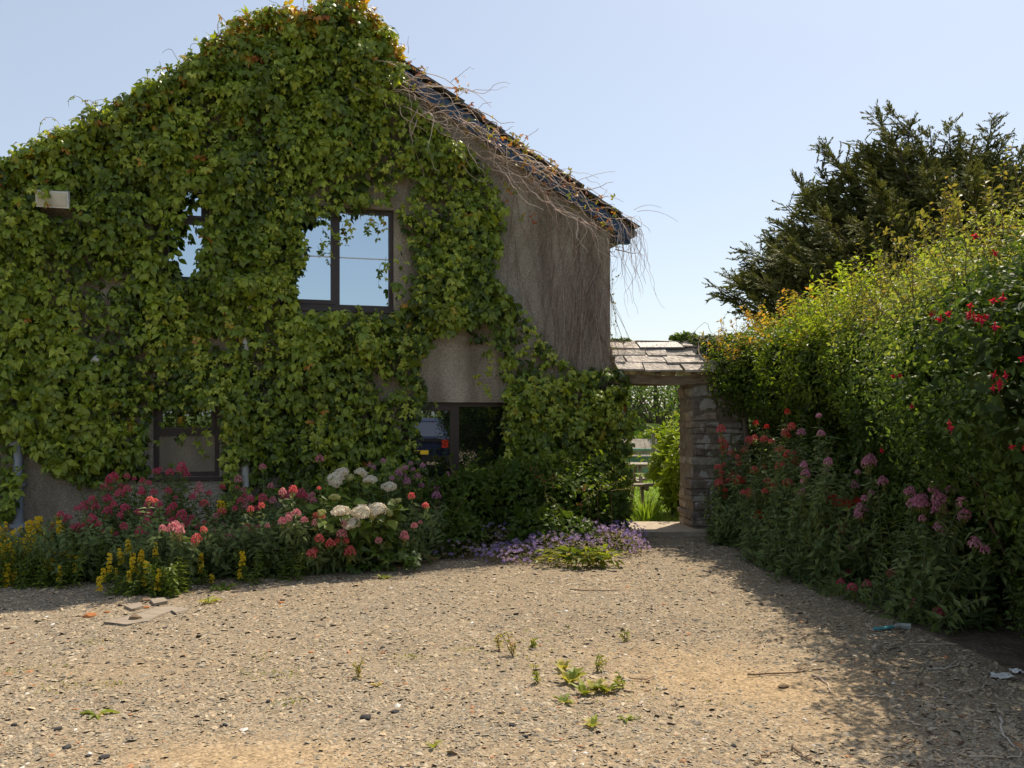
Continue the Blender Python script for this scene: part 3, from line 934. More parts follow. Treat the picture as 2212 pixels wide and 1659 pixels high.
# bare stems: a matted bundle along the right rake, strands hanging from the eave, ivy-like traces on the render
BS = [(.60, .47, .40), (.50, .38, .31), (.40, .29, .23), (.68, .56, .49)]
def strand(p0, d0, length, seg, wob, grav, pull=None, r=.005, flat=False):
    pts = [np.array(p0, float)]; d = nz(np.array(d0, float))
    for i in range(seg):
        d = nz(d + rng.normal(0, wob, 3) + np.array([0, 0, -grav]) + (0 if pull is None else pull))
        if flat:
            d = nz(d - d.dot(NO) * NO * .9)
        pts.append(pts[-1] + d * length / seg)
    return np.array(pts)
RAKE = nz(-U - PITCH * UP)
for i in range(165):
    f = rng.random() ** 1.1
    s_ = 3.4 * (1 - f) - .05
    z_ = float(roofline(s_)) - rng.uniform(.26, .70) + .16 * f
    o_ = rng.uniform(.10, .34)
    d_ = RAKE + rng.normal(0, .55, 3)
    if rng.random() < .10:
        d_ = -UP * .7 + rng.normal(0, .5, 3)
    L_ = rng.uniform(.4, 1.25)
    if s_ < .5:
        L_ *= .6
    pts = strand(wall(s_, z_, o_), d_, L_, 16, .30, .0, RAKE * .16, )
    mb = MB(); mb.tube(pts, rng.uniform(.0045, .0105), .0026, 4, BS[rng.integers(0, 4)])
    if rng.random() < .7:
        q = pts[rng.integers(4, 10)]
        mb.tube(strand(q, d_ + rng.normal(0, .9, 3), L_ * .4, 8, .32, .05), .0038, .0018, 3, BS[rng.integers(0, 4)])
    link('bare_stem', mb.mesh('bare_stem', M['stem']), creeper)
for i in range(34):     # hanging tassel at the eave corner
    p0 = wall(rng.uniform(-.42, .02), EAVE - rng.uniform(.05, .3), rng.uniform(-.1, .25))
    d_ = np.array([rng.uniform(.0, .8), rng.normal(0, .3), rng.uniform(-1.0, .1)])
    pts = strand(p0, d_, rng.uniform(.5, 1.35), 15, .24, .26, None)
    mb = MB(); mb.tube(pts, rng.uniform(.003, .005), .0018, 3, BS[rng.integers(1, 4)])
    link('bare_stem', mb.mesh('bare_stem', M['stem']), creeper)
mb = MB()
for p0, L_, d_ in ((wall(-.35, EAVE - .02, .1), .62, (1, 0, .35)), (wall(-.3, EAVE, .1), .4, (.9, .2, .6))):
    mb.tube(strand(p0, d_, L_, 10, .06, .10), .004, .002, 3, BS[1])
for px, py in ((868, 92), (880, 105), (905, 160), (960, 205), (1088, 275), (1120, 300)):
    s_, z_ = wall_at(px, py + 14)
    mb.tube(strand(wall(s_, z_, .05), (rng.normal(.3, .5), rng.normal(0, .3), 1), .22, 6, .3, .1), .004, .002, 3, BS[1])
link('wayward_stems', mb.mesh('wayward_stems', M['stem']), creeper, kind='stuff')
mb = MB()     # fine dead stems clinging to the bare render
for i in range(170):
    s_ = min(abs(rng.normal(.45, .42)), 1.35)
    z_ = float(roofline(min(s_, 3.6))) - rng.uniform(.3, 1.6)
    pts = strand(wall(min(s_, 3.3), z_, .018), -UP + U * rng.normal(0, .25), rng.uniform(.7, 2.4), 14, .09, .06, None, flat=True)
    q = pts - ((pts - HC) @ NO - .012 - .02 * rng.random())[:, None] * NO[None]
    mb.tube(q, rng.uniform(.002, .006), .0015, 3, np.array(BS[rng.integers(0, 3)]) * rng.uniform(.4, .8))
link('clinging_stems', mb.mesh('clinging_stems', M['stem']), creeper, kind='stuff')
n = 150; zc_ = EAVE - .45 - 3.0 * rng.random(n) ** .8; P = wall(rng.normal(-.03, .03, n), zc_, rng.normal(.01, .05, n))
link('corner_leaves', leaf_mesh('corner_leaves', M['creeper'], P, rng.normal(0, .6, (n, 3)) - UP * .4, rng.normal(0, .6, (n, 3)) + NO * .5, rng.uniform(.02, .045, n), mixcol(rng.random(n), [(.07, .09, .02), (.15, .19, .03), (.28, .26, .05)]), LEAF2, .7), creeper, kind='stuff')
# scattered orange and yellow young leaves among the bare stems
n = 150
s = 3.0 * (1 - rng.random(n) ** .8); z = roofline(s) - rng.uniform(.0, .45, n)
P = wall(s, z, rng.uniform(.12, .45, n))
for cx_, cy_, k_ in ((1100, 315, 16), (1115, 330, 12), (1085, 420, 9), (1060, 300, 10), (985, 195, 8), (1130, 480, 5)):
    a, b = wall_at(cx_, cy_); P = np.concatenate([P, wall(np.full(k_, a), np.full(k_, b), .28) + rng.normal(0, .05, (k_, 3))])
n = len(P)
link('young_leaves', leaf_mesh('young_leaves', M['creeper'], P, rng.normal(0, .6, (n, 3)) - UP * .4, NO * .5 + UP * .4 + rng.normal(0, .5, (n, 3)), rng.uniform(.035, .07, n),
     mixcol(rng.random(n), [(.18, .22, .03), (.36, .30, .04), (.45, .22, .05), (.36, .10, .05)]), PALM3), creeper, kind='stuff')

# ------------------------------------------------------------------ gateway
GROT = math.radians(7)
GU = np.array([math.cos(GROT), math.sin(GROT), 0.0]); GW = np.array([-math.sin(GROT), math.cos(GROT), 0.0])
GO = np.array([2.44, 12.0, 0.0])      # front left foot of the pillar
GR = np.stack([GU, GW, UP], 1)
pillar = thing('gate_pillar', 'stone gate pier with lichen patches at the right of the gateway', 'pillar', GO)
PW, PD, PH = .78, .62, 2.03
core = MB(); core.box(GO + GU * PW / 2 + GW * PD / 2 + UP * PH / 2, (PW - .036, PD - .036, PH), GR)
link('mortar', core.mesh('mortar', M['mortar']), pillar)
def stone_mesh(sx, sy, sz):
    bm = bmesh.new(); bmesh.ops.create_cube(bm, size=1)
    bmesh.ops.scale(bm, vec=(sx, sy, sz), verts=bm.verts)
    bmesh.ops.bevel(bm, geom=bm.edges[:], offset=min(sx, sy, sz) * .16, segments=1, affect='EDGES')
    for v in bm.verts:
        v.co += Vector(rng.normal(0, min(sx, sz) * .05, 3))
    me = bpy.data.meshes.new('stone'); bm.to_mesh(me); bm.free(); me.materials.append(M['stone'])
    return me
z = 0.0
course = 0
while z < PH - .05:
    h = rng.uniform(.095, .18)
    h = min(h, PH - z)
    for layer in (0, 1):
        x = 0.0
        y0, y1 = (0, PD * .5) if layer == 0 else (PD * .5, PD)
        cut = rng.uniform(.42, .58) * PD if course % 2 else (.36 if layer == 0 else .36)
        y0, y1 = (0, cut) if layer == 0 else (cut, PD)
        first = True
        while x < PW - .06:
            w = rng.uniform(.16, .44)
            if PW - x - w < .10:
                w = PW - x
            parts_ = [(0, h)] if (h < .12 or rng.random() < .75) else [(0, h * .47), (h * .47, h)]
            prou = rng.normal(0, .006)
            for ha, hb_ in parts_:
                me = stone_mesh(w - .008, (y1 - y0) - .010, hb_ - ha - .008)
                c = GO + GU * (x + w / 2 + (rng.normal(0, .012) if first else 0)) + GW * ((y0 + y1) / 2 + prou) + UP * (z + (ha + hb_) / 2)
                link('stone', me, pillar, M=Matrix.Translation(Vector(c)) @ Matrix(GR.tolist()).to_4x4() @ Matrix.Rotation(rng.normal(0, .03), 4, 'Y'))
            x += w; first = False
    z += h; course += 1
# bulging footing stones and the threshold
def flat_stone(pts, z0, z1, jit=.01):
    mb = MB(); n = len(pts)
    V = [(p[0], p[1], z0) for p in pts] + [(p[0] + rng.normal(0, jit), p[1] + rng.normal(0, jit), z1 + rng.normal(0, jit * .3)) for p in pts]
    T = [(i, (i + 1) % n, n + (i + 1) % n) for i in range(n)] + [(i, n + (i + 1) % n, n + i) for i in range(n)]
    T += [(n, n + i, n + i + 1) for i in range(1, n - 1)]
    mb.add(V, T); return mb
M['sandstone'] = plain_mat('pale_threshold_stone', (.42, .35, .27), .85, .3, 10, .5, 40, .2)
solo('threshold_slab', flat_stone([(1.62, 11.62), (2.55, 11.62), (2.75, 11.85), (2.45, 11.98), (2.44, 12.75), (1.5, 12.75), (1.46, 12.1)], -.03, .06).mesh('threshold_slab', M['sandstone']),
     'worn pale stone slab lying in the gateway', 'slab')
# lintel and roof over the gateway
gate = thing('gate_roof', 'small stone slated roof on a timber lintel spanning the gateway', 'roof', GO + UP * 2.0 - GU * .5)
Zl = 2.0
def gp(x, y, z):      # x along the gate from its left end at the house, y back, z up
    return GO + GU * (x - 1.05) + GW * y + UP * z
mb = MB()
L0, L1 = -.02, 1.58
for k, (y, hh) in enumerate(((.06, .12), (.46, .12))):
    seg = 10
    pts = [gp(L0 + (L1 - L0) * i / seg, y, Zl + hh / 2 + .012 * math.sin(i * .9 + k) + .02 * i / seg) for i in range(seg + 1)]
    for a, b in zip(pts[:-1], pts[1:]):
        mb.box((a + b) / 2, (np.linalg.norm(b - a) + .002, .14, hh), GR)
link('lintel', mb.mesh('lintel', M['timber']), gate)
mb = MB()
for x_ in (0.05, .55, 1.05, 1.5, 1.85):
    a, b = gp(x_, -.10, Zl + .13), gp(x_, .42, Zl + .53)
    d = nz(b - a); R = np.stack([GU, d, np.cross(GU, d)], 1)
    mb.box((a + b) / 2, (.06, np.linalg.norm(b - a), .06), R)
    a, b = gp(x_, .94, Zl + .13), gp(x_, .42, Zl + .53); d = nz(b - a); R = np.stack([GU, d, np.cross(GU, d)], 1)
    mb.box((a + b) / 2, (.06, np.linalg.norm(b - a), .06), R)
link('rafters', mb.mesh('rafters', M['timber']), gate)
FR0, FR1 = gp(0, -.20, Zl + .145), gp(0, .42, Zl + .60)
def roof_slate(x0, x1, f0, f1, lift, th, mat, back=False, name='slate'):
    q = []
    sg = 1
    for f, x_ in ((f0, x0), (f0, x1), (f1, x1), (f1, x0)):
        y = -.20 + .62 * f; zz = Zl + .145 + .455 * f
        if back:
            y = .42 + (.62 - .62 * f)
        q.append((x_ + rng.normal(0, .016), y + rng.normal(0, .016), zz + (lift + rng.normal(0, .006) if f == f0 else .0)))
    V = [gp(*a) for a in q] + [gp(a[0], a[1], a[2] + th) for a in q]
    # ragged lower edge: two extra points
    T = [(0, 2, 1), (0, 3, 2), (4, 5, 6), (4, 6, 7), (0, 1, 5), (0, 5, 4), (1, 2, 6), (1, 6, 5), (2, 3, 7), (2, 7, 6), (3, 0, 4), (3, 4, 7)]
    mb = MB(); mb.add(V, T)
    link(name, mb.mesh(name, mat), gate)
rows = [(0, .30, [(-.02, .34), (.35, .86), (.87, 1.42), (1.43, 2.0)]), (.24, .52, [(-.02, .12), (.13, .66), (.67, 1.18), (1.19, 1.62), (1.63, 2.02)]),
        (.46, .76, [(-.02, .44), (.45, .72), (.73, 1.30), (1.31, 1.70), (1.71, 2.02)]), (.70, 1.0, [(-.02, .38), (1.06, 1.5), (1.51, 2.02)])]
for i, (f0, f1, cols) in enumerate(rows):
    for a, b in cols:
        roof_slate(a, b, f0, f1, .026, rng.uniform(.02, .03), M['slate'])
roof_slate(.37, .98, .68, 1.02, .045, .022, M['slate_dark'])
roof_slate(1.0, 1.3, .74, .98, .05, .02, M['slate'])
for f0, f1 in ((0, .36), (.3, .68), (.62, 1.0)):
    x_ = -.02
    while x_ < 2.0:
        w = rng.uniform(.35, .55); roof_slate(x_, min(x_ + w - .01, 2.02), f0, f1, .026, .025, M['slate'], True); x_ += w

#################################################################### PLANTS
def ellip_points(blobs, n, rough=.16, inner=.12, seed=0, zmin=.02):
    """points in the outer shell of a union of ellipsoids, with outward normals"""
    B = np.array(blobs, float)
    area = (B[:, 3] * B[:, 4] + B[:, 4] * B[:, 5] + B[:, 3] * B[:, 5])
    cnt = rng.choice(len(B), n, p=area / area.sum())
    d = rdir(n)
    base = B[cnt]
    nzv = fbm(d * 1.0 + cnt[:, None] * 7.3, 2.2, 100 + seed, 3)
    r = 1 + rough * 2 * (nzv - .5) - np.abs(rng.normal(0, inner, n))
    P = base[:, :3] + d * base[:, 3:6] * r[:, None]
    nr = nz(d / base[:, 3:6])
    ok = P[:, 2] > zmin
    for i in range(len(B)):
        q = np.linalg.norm((P - B[i, :3]) / B[i, 3:6], axis=1)
        ok &= ~((cnt != i) & (q < .80))
    return P[ok], nr[ok]

def bush_foliage(blobs, n, size, stops, mat, name, tmpl=LEAF2, wid=.55, rough=.16, inner=.12, seed=0, up=.4, bright=None, tipup=.3):
    P, nr = ellip_points(blobs, n, rough, inner, seed)
    m = len(P)
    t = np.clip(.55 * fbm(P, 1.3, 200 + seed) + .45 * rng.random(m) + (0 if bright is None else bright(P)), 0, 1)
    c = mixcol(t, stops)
    N_ = nr * .7 + UP * up + rng.normal(0, .5, (m, 3)); tp = nr * .6 + UP * tipup + rng.normal(0, .7, (m, 3))
    return leaves(P, tp, N_, rng.uniform(size[0], size[1], m), c, tmpl, wid)

def soup_mesh(name, soups, mat):
    V = []; T = []; C = []; k = 0
    for v, t, c in soups:
        V.append(v); T.append(t + k); C.append(c); k += len(v)
    return mesh_tris(name, np.concatenate(V), np.concatenate(T), np.concatenate(C), False, mat)

def limbs(mb, base, blobs, n, r=.025, col=(.14, .10, .07), sides=5):
    for i in range(n):
        b = blobs[rng.integers(0, len(blobs))]
        tgt = np.array(b[:3]) + rdir(1)[0] * np.array(b[3:6]) * .75
        tgt[2] = max(tgt[2], .25)
        p0 = np.array(base) + np.array([rng.normal(0, .12), rng.normal(0, .12), 0])
        t = np.linspace(0, 1, 7)[:, None]
        mid = (p0 + tgt) / 2 + np.array([0, 0, .25])
        pts = (1 - t) ** 2 * p0 + 2 * t * (1 - t) * mid + t ** 2 * tgt + rng.normal(0, .025, (7, 3)) * t
        mb.tube(pts, r * rng.uniform(.7, 1.2), r * .3, sides, col)

def shoots(P0, D0, length, k, size, stops, tmpl=LEAF2, wid=.5, curve=.15):
    """leafy upright shoots -> (leaf soup, stem builder)"""
    mb = MB(); LP = []; LT = []; LN = []
    for p, d in zip(P0, D0):
        L = length * rng.uniform(.5, 1.3); seg = 5
        pts = [p]; d = nz(d)
        for i in range(seg):
            d = nz(d + rng.normal(0, curve, 3)); pts.append(pts[-1] + d * L / seg)
        pts = np.array(pts); mb.tube(pts, .004, .002, 3, (.16, .13, .06))
        f = np.linspace(.15, 1, k) * (seg - .01)
        i = f.astype(int); q = pts[i] + (pts[i + 1] - pts[i]) * (f - i)[:, None]
        LP.append(q); dd = nz(pts[i + 1] - pts[i]); side = nz(np.cross(dd, rdir(k)))
        LT.append(side * .9 + dd * .7); LN.append(dd + rng.normal(0, .4, (k, 3)))
    LP = np.concatenate(LP); LT = np.concatenate(LT); LN = np.concatenate(LN); m = len(LP)
    return leaves(LP, LT, LN, rng.uniform(size[0], size[1], m), mixcol(rng.random(m), stops), tmpl, wid), mb

def hit(blobs, px, py):
    o = np.array([0, 0, EYE]); d = np.array([(px - CX) / FOC, 1, (HY - py) / FOC]); best = None
    for b in blobs:
        c, r = np.array(b[:3]), np.array(b[3:6]) * 1.03
        oo, dd = (o - c) / r, d / r
        A_, B_, C_ = dd @ dd, 2 * oo @ dd, oo @ oo - 1
        D_ = B_ * B_ - 4 * A_ * C_
        if D_ > 0:
            k = (-B_ - math.sqrt(D_)) / (2 * A_)
            if k > 0 and (best is None or k < best):
                best = k
    return None if best is None else o + d * best

# --- hedge: several shrubs grown together along the right side
DG = [(.030, .048, .012), (.055, .092, .018), (.088, .145, .024), (.125, .19, .032)]
BG = [(.08, .125, .016), (.14, .21, .022), (.22, .30, .030), (.31, .38, .04)]
def shrub(name, label, cat, base, blobs, n, size, stops, seed, mat='leaf', ninner=4200, nl=22, extra=None, shoot=None, wid=.55, inner=.13, rough=.30, tmpl=LEAF2, tops=False):
    t = thing(name, label, cat, base)
    size = (size[0] * 1.25, size[1] * 1.55); n = int(n * .68)
    zt = max(b[2] + b[5] for b in blobs)
    S = [bush_foliage(blobs, n, size, stops, None, '', LEAF6 if size[1] > .055 else tmpl, wid, rough, inner, seed, bright=(lambda P: .45 * np.clip((P[:, 2] - zt + 1.25) / 1.0, -.3, 1)) if tops else None)]  # leaf colour pales toward the top: new growth plus painted sunlight
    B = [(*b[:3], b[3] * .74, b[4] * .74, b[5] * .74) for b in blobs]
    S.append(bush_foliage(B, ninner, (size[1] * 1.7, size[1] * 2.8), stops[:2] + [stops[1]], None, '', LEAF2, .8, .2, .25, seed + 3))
    mb = MB(); limbs(mb, base, blobs, nl)
    if shoot:
        cnt, ln, k, st = shoot
        P, nr = ellip_points(blobs, 4000, rough, .03, seed)
        up = (P[:, 2] > np.quantile(P[:, 2], .55)) & (nr[:, 2] > .25)
        P, nr = P[up], nr[up]
        idx = rng.choice(len(P), min(cnt, len(P)), False)
        sp, sm = shoots(P[idx], nr[idx] * .4 + UP + rng.normal(0, .25, (len(idx), 3)), ln, k, size, st, tmpl, wid)
        S.append(sp); mb.v += sm.v; off = mb.n
        mb.t += [q + off for q in sm.t]; mb.c += sm.c; mb.n += sm.n
    link('foliage', soup_mesh(name + '_foliage', S, M[mat]), t, kind='stuff')
    link('branches', mb.mesh(name + '_branches', M['stem']), t, kind='stuff')
    return t
OR_ = [(.18, .21, .03), (.36, .31, .04), (.48, .30, .06), (.42, .20, .05)]
YG = [(.20, .29, .025), (.31, .40, .035), (.40, .45, .05)]
PRIV = [(3.65, 11.3, 2.02, .88, .8, .84), (3.7, 10.4, 2.05, .85, .85, .86), (3.3, 11.7, 2.1, .72, .5, .58), (3.9, 11.0, 1.1, .75, .9, 1.1), (3.6, 12.05, .95, .55, .35, 1.0)]
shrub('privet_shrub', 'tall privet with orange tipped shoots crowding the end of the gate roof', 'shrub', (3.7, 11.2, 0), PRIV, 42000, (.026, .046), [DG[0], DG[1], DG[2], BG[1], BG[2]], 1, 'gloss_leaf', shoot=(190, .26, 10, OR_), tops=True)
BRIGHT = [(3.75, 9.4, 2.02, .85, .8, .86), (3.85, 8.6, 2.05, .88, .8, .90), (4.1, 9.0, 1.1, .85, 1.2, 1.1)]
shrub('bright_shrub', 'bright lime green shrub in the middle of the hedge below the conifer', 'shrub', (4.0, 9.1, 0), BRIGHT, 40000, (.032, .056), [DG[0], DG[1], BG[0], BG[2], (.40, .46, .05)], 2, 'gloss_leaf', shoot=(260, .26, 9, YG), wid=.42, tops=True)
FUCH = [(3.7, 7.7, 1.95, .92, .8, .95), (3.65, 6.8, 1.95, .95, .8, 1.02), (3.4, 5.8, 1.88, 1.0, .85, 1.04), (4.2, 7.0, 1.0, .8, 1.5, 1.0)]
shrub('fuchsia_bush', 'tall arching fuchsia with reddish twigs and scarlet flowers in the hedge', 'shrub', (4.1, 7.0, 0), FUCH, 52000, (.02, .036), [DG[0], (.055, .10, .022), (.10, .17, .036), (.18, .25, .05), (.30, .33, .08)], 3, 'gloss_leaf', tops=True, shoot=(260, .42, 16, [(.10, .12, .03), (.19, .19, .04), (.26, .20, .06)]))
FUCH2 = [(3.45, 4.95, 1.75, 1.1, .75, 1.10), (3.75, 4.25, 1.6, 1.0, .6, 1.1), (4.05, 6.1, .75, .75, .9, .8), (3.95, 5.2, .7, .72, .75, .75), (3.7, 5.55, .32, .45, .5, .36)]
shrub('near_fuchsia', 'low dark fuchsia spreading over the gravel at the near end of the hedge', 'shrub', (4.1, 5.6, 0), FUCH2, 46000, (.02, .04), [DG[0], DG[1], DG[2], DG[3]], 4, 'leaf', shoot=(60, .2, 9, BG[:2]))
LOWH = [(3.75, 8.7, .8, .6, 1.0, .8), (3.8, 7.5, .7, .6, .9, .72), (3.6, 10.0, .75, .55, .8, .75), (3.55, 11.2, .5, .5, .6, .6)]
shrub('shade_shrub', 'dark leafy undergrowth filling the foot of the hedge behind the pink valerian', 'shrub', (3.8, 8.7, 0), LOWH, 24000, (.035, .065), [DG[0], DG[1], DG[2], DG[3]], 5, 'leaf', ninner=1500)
ALLH = FUCH + FUCH2 + BRIGHT + PRIV + LOWH

# fuchsia flowers: four scarlet sepals over a hanging skirt
def fuchsia_mesh():
    mb = MB()
    mb.tube([(0, 0, 0), (0, 0, -.022)], .004, .005, 5, (.55, .02, .03))
    for a in range(4):
        an = a * math.pi / 2 + .4; c, s_ = math.cos(an), math.sin(an)
        V = [(0, 0, -.02), (c * .012 - s_ * .008, s_ * .012 + c * .008, -.03), (c * .012 + s_ * .008, s_ * .012 - c * .008, -.03), (c * .034, s_ * .034, -.036)]
        mb.add(V, [(0, 1, 3), (0, 3, 2)], (.62, .02, .035))
    mb.tube([(0, 0, -.022), (0, 0, -.034), (0, 0, -.05)], .009, .012, 6, (.42, .015, .07))
    mb.tube([(0, 0, -.05), (0.003, 0, -.075)], .0015, .001, 3, (.6, .05, .1))
    return mb.mesh('fuchsia_flower', M['petal'])
FF = fuchsia_mesh()
fpx = [(1504.5 + a * .4268, 752 + b * .4268) for a, b in ((1090, 280), (1285, 375), (930, 500), (1000, 130), (1025, 125), (1515, 115), (1535, 155), (1500, 185), (1535, 185), (1560, 120), (1615, 490), (1650, 490), (1650, 45), (1255, 1080), (1285, 1100), (1280, 360))]
fpx += [(1504.5 + a * .3201, 221 + b * .3201) for a, b in ((1590, 1410), (1650, 1445), (1720, 1420), (1860, 1365), (1855, 1410), (1855, 1440), (1910, 1445), (2015, 1330), (2070, 1300), (2015, 1490), (1885, 905), (2000, 1015), (1940, 1440), (1575, 1405), (1870, 1425), (1925, 1450))]
near = bpy.data.objects['fuchsia_bush']; near2 = bpy.data.objects['near_fuchsia']
for px, py in fpx:
    for dd in range(1 + (rng.random() < .25)):
        p = hit(ALLH, px + dd * rng.normal(0, 6), py + dd * rng.normal(0, 6))
        if p is None:
            continue
        p = p - np.array([p[0], p[1], 0]) / np.linalg.norm(p[:2]) * .10
        par = near2 if py > 1000 else near
        link('flower', FF, par, M=Matrix.Translation(Vector(p)) @ Matrix.Rotation(rng.uniform(0, 6), 4, 'Z') @ Matrix.Rotation(rng.normal(0, .5), 4, 'X') @ Matrix.Scale(rng.uniform(.6, .9), 4))

# ivy over the right end of the gate roof
IVY = [(3.05, 12.3, 2.42, .48, .40, .28), (2.75, 12.45, 2.56, .32, .25, .16), (3.3, 12.2, 2.15, .35, .35, .3), (2.45, 12.55, 2.66, .22, .16, .08), (1.52, 12.4, 2.6, .17, .12, .05)]
ivy = thing('ivy', 'dark ivy tumbling over the right end of the gate roof slates', 'climbing plant', (3.1, 12.4, 2.2))
link('foliage', soup_mesh('ivy_foliage', [bush_foliage(IVY, 9000, (.04, .07), [DG[0], DG[1], DG[2], BG[1]], None, '', LEAF6, .85, .3, .2, 7)], M['gloss_leaf']), ivy, kind='stuff')
mb = MB()
for i in range(26):
    p0 = gp(rng.uniform(1.2, 2.0), rng.uniform(.1, .5), Zl + .66)
    mb.tube(strand(p0, (-.7 + rng.normal(0, .5), -.8, .25), rng.uniform(.3, .8), 9, .28, .12), .004, .002, 3, BS[rng.integers(0, 3)])
for i in range(10):
    p0 = gp(rng.uniform(.05, .4), rng.uniform(-.1, .35), Zl + rng.uniform(.35, .62))
    mb.tube(strand(p0, (rng.normal(0, .7), -.5, -.1), rng.uniform(.3, .6), 9, .28, .06), .003, .002, 3, BS[rng.integers(0, 3)])
link('stems', mb.mesh('ivy_stems', M['stem']), ivy, kind='stuff')
mb = MB(); mb.tube([(3.2, 11.75, 0), (3.16, 11.72, .5), (3.1, 11.7, 1.2), (3.05, 11.75, 1.95)], .05, .035, 8, (.13, .10, .075)); mb.tube([(3.34, 11.7, 0), (3.36, 11.68, .8), (3.45, 11.7, 1.9)], .035, .025, 7, (.12, .09, .07))
link('trunk', mb.mesh('ivy_trunk', M['stem']), ivy)

# --- conifer
def conifer():
    base = np.array([9.4, 18.6, 0.0])
    t = thing('conifer', 'large dark cypress with layered sprays rising behind the hedge', 'tree', base)
    mb = MB()
    trunk = np.array([[9.4, 18.6, 0], [9.3, 18.5, 2], [9.5, 18.6, 4], [9.3, 18.5, 5.2], [9.4, 18.5, 6.0]])
    mb.tube(trunk, .30, .06, 9, (.09, .065, .05))
    link('trunk', mb.mesh('trunk', M['stem']), t)
    tips = [(1548, 618, 17.6), (1560, 640, 17.8), (1572, 598, 18), (1606, 535, 18), (1600, 560, 18), (1640, 600, 17.2), (1680, 480, 18.2), (1672, 520, 18), (1700, 450, 18.4), (1724, 398, 18.4), (1742, 430, 18), (1776, 308, 18.6), (1800, 340, 18.3), (1760, 360, 18.5),
            (1868, 300, 18.6), (1896, 244, 18.8), (1935, 240, 18.8), (1965, 258, 18.8), (1910, 280, 18), (1990, 300, 18), (2010, 275, 18.6), (2045, 272, 18.6), (2075, 285, 18.8), (2100, 300, 18), (2140, 258, 18.6), (2165, 290, 18.5), (2205, 322, 18.4), (2240, 340, 18), (2290, 380, 18), (2260, 330, 18.5),
            (1660, 560, 17.5), (1620, 640, 17), (1650, 660, 17)]
    T3 = [A(*q) for q in tips]
    for i in range(270):       # limbs through the body of the crown
        px = rng.uniform(1640, 2330); lo = 330 + max(0, (1900 - px)) * .62 + max(0, px - 2200) * .5
        py = rng.uniform(lo + 25, 720)
        T3.append(A(px, py, rng.uniform(16.3, 20.5)))
    SP = []; ST = []; SN = []; SS = []
    lm = MB()
    for q in T3:
        hz = np.clip(q[2] * .62 - .2 + rng.normal(0, .2), .6, 6.6)
        p0 = np.array([9.4, 18.55, hz]); L = np.linalg.norm(q - p0)
        tt = np.linspace(0, 1, 9)[:, None]
        mid = (p0 + q) / 2 + np.array([0, 0, -.10 * L])
        pts = (1 - tt) ** 2 * p0 + 2 * tt * (1 - tt) * mid + tt ** 2 * q + rng.normal(0, .04, (9, 3)) * tt
        lm.tube(pts, .035 + .012 * L, .008, 5, (.09, .065, .045))
        d_all = nz(q - p0)
        k = int(24 + L * 11)
        f = np.concatenate([rng.uniform(.25, 1.0, k), np.linspace(.8, 1, 8)])
        for ff in f:
            x_ = ff * 7.99; i = int(x_); p = pts[i] + (pts[i + 1] - pts[i]) * (x_ - i)
            d = nz(pts[i + 1] - pts[i])
            side = nz(rng.normal(0, 1, 3) * np.array([1, 1, .35]))
            tipd = nz(d * (.75 + .6 * ff) + side * (1.05 - .75 * ff) + np.array([0, 0, .32]))
            SP.append(p + rng.normal(0, .03, 3)); ST.append(tipd); SN.append(UP + rng.normal(0, .45, 3)); SS.append((.62 - .30 * ff) * rng.uniform(.7, 1.15))
    link('limbs', lm.mesh('limbs', M['stem']), t, kind='stuff')
    # a spray: ragged plume of many small pointed twiglets
    V = []; T = []; k = 0
    for i in range(10):
        y = .04 + .92 * i / 10; ln = .36 * (1 - .6 * i / 10)
        for sd in (-1, 1):
            a = math.radians(38 + rng.normal(0, 9)) * sd
            dx, dy = math.sin(a), math.cos(a)
            for m_ in range(1):
                l2 = ln * (1 if m_ == 0 else .55); yy = y + (.03 if m_ else 0); w = .034
                z0 = rng.normal(0, .02); z1 = z0 + rng.normal(.05, .05)
                q = [(0, yy, z0), (dx * l2 * .5 + dy * w, yy + dy * l2 * .5 - dx * w, z0 + .02), (dx * l2 * .5 - dy * w, yy + dy * l2 * .5 + dx * w, z0 - .02), (dx * l2, yy + dy * l2, z1)]
                V += q; T += [(k, k + 1, k + 3), (k, k + 3, k + 2)]; k += 4
    q = [(-.02, .0, 0), (.02, 0, 0), (0, 1.12, .05)]; V += q; T.append((k, k + 1, k + 2))
    spray = (np.array(V, float), np.array(T))
    P = np.array(SP); n = len(P)
    c = mixcol(np.clip(.5 * fbm(P, .8, 301) + .5 * rng.random(n), 0, 1), [(.072, .076, .025), (.12, .126, .038), (.175, .185, .055), (.24, .255, .08)])
    S1 = leaves(P, np.array(ST), np.array(SN), np.array(SS), c, spray, 1.0, .10)
    inner = [(*A(px, py, d_), r_, r_, r_ * .8) for px, py, d_, r_ in ((1650, 610, 18.3, .65), (1725, 545, 18.5, .8), (1790, 440, 18.8, .75), (1790, 580, 18.2, .8), (1890, 360, 18.9, .8), (1900, 480, 18.6, 1.0), (1990, 400, 18.9, .95), (1980, 540, 18.4, 1.0), (2085, 390, 18.8, .9), (2090, 520, 18.5, 1.0), (2180, 420, 18.6, .95), (2240, 520, 18.5, 1.1))]
    inner = [(*b[:3], b[3] * .78, b[4] * .9, b[5] * .74) for b in inner]
    Q, qn = ellip_points(inner, 15000, .6, .32, 305)
    m = len(Q)
    out_ = nz(Q - np.array([9.3, 18.5, 3.6]))
    c2 = mixcol(np.clip(.5 * fbm(Q, .9, 307) + .5 * rng.random(m), 0, 1), [(.058, .064, .022), (.10, .108, .032), (.15, .16, .046), (.20, .215, .065)])
    S2 = leaves(Q, out_ + UP * .25 + rng.normal(0, .45, (m, 3)), UP + rng.normal(0, .6, (m, 3)), rng.uniform(.14, .30, m), c2, LEAF2, .17)
    link('foliage', soup_mesh('conifer_foliage', [S1, S2], M['conifer']), t, kind='stuff')
conifer()

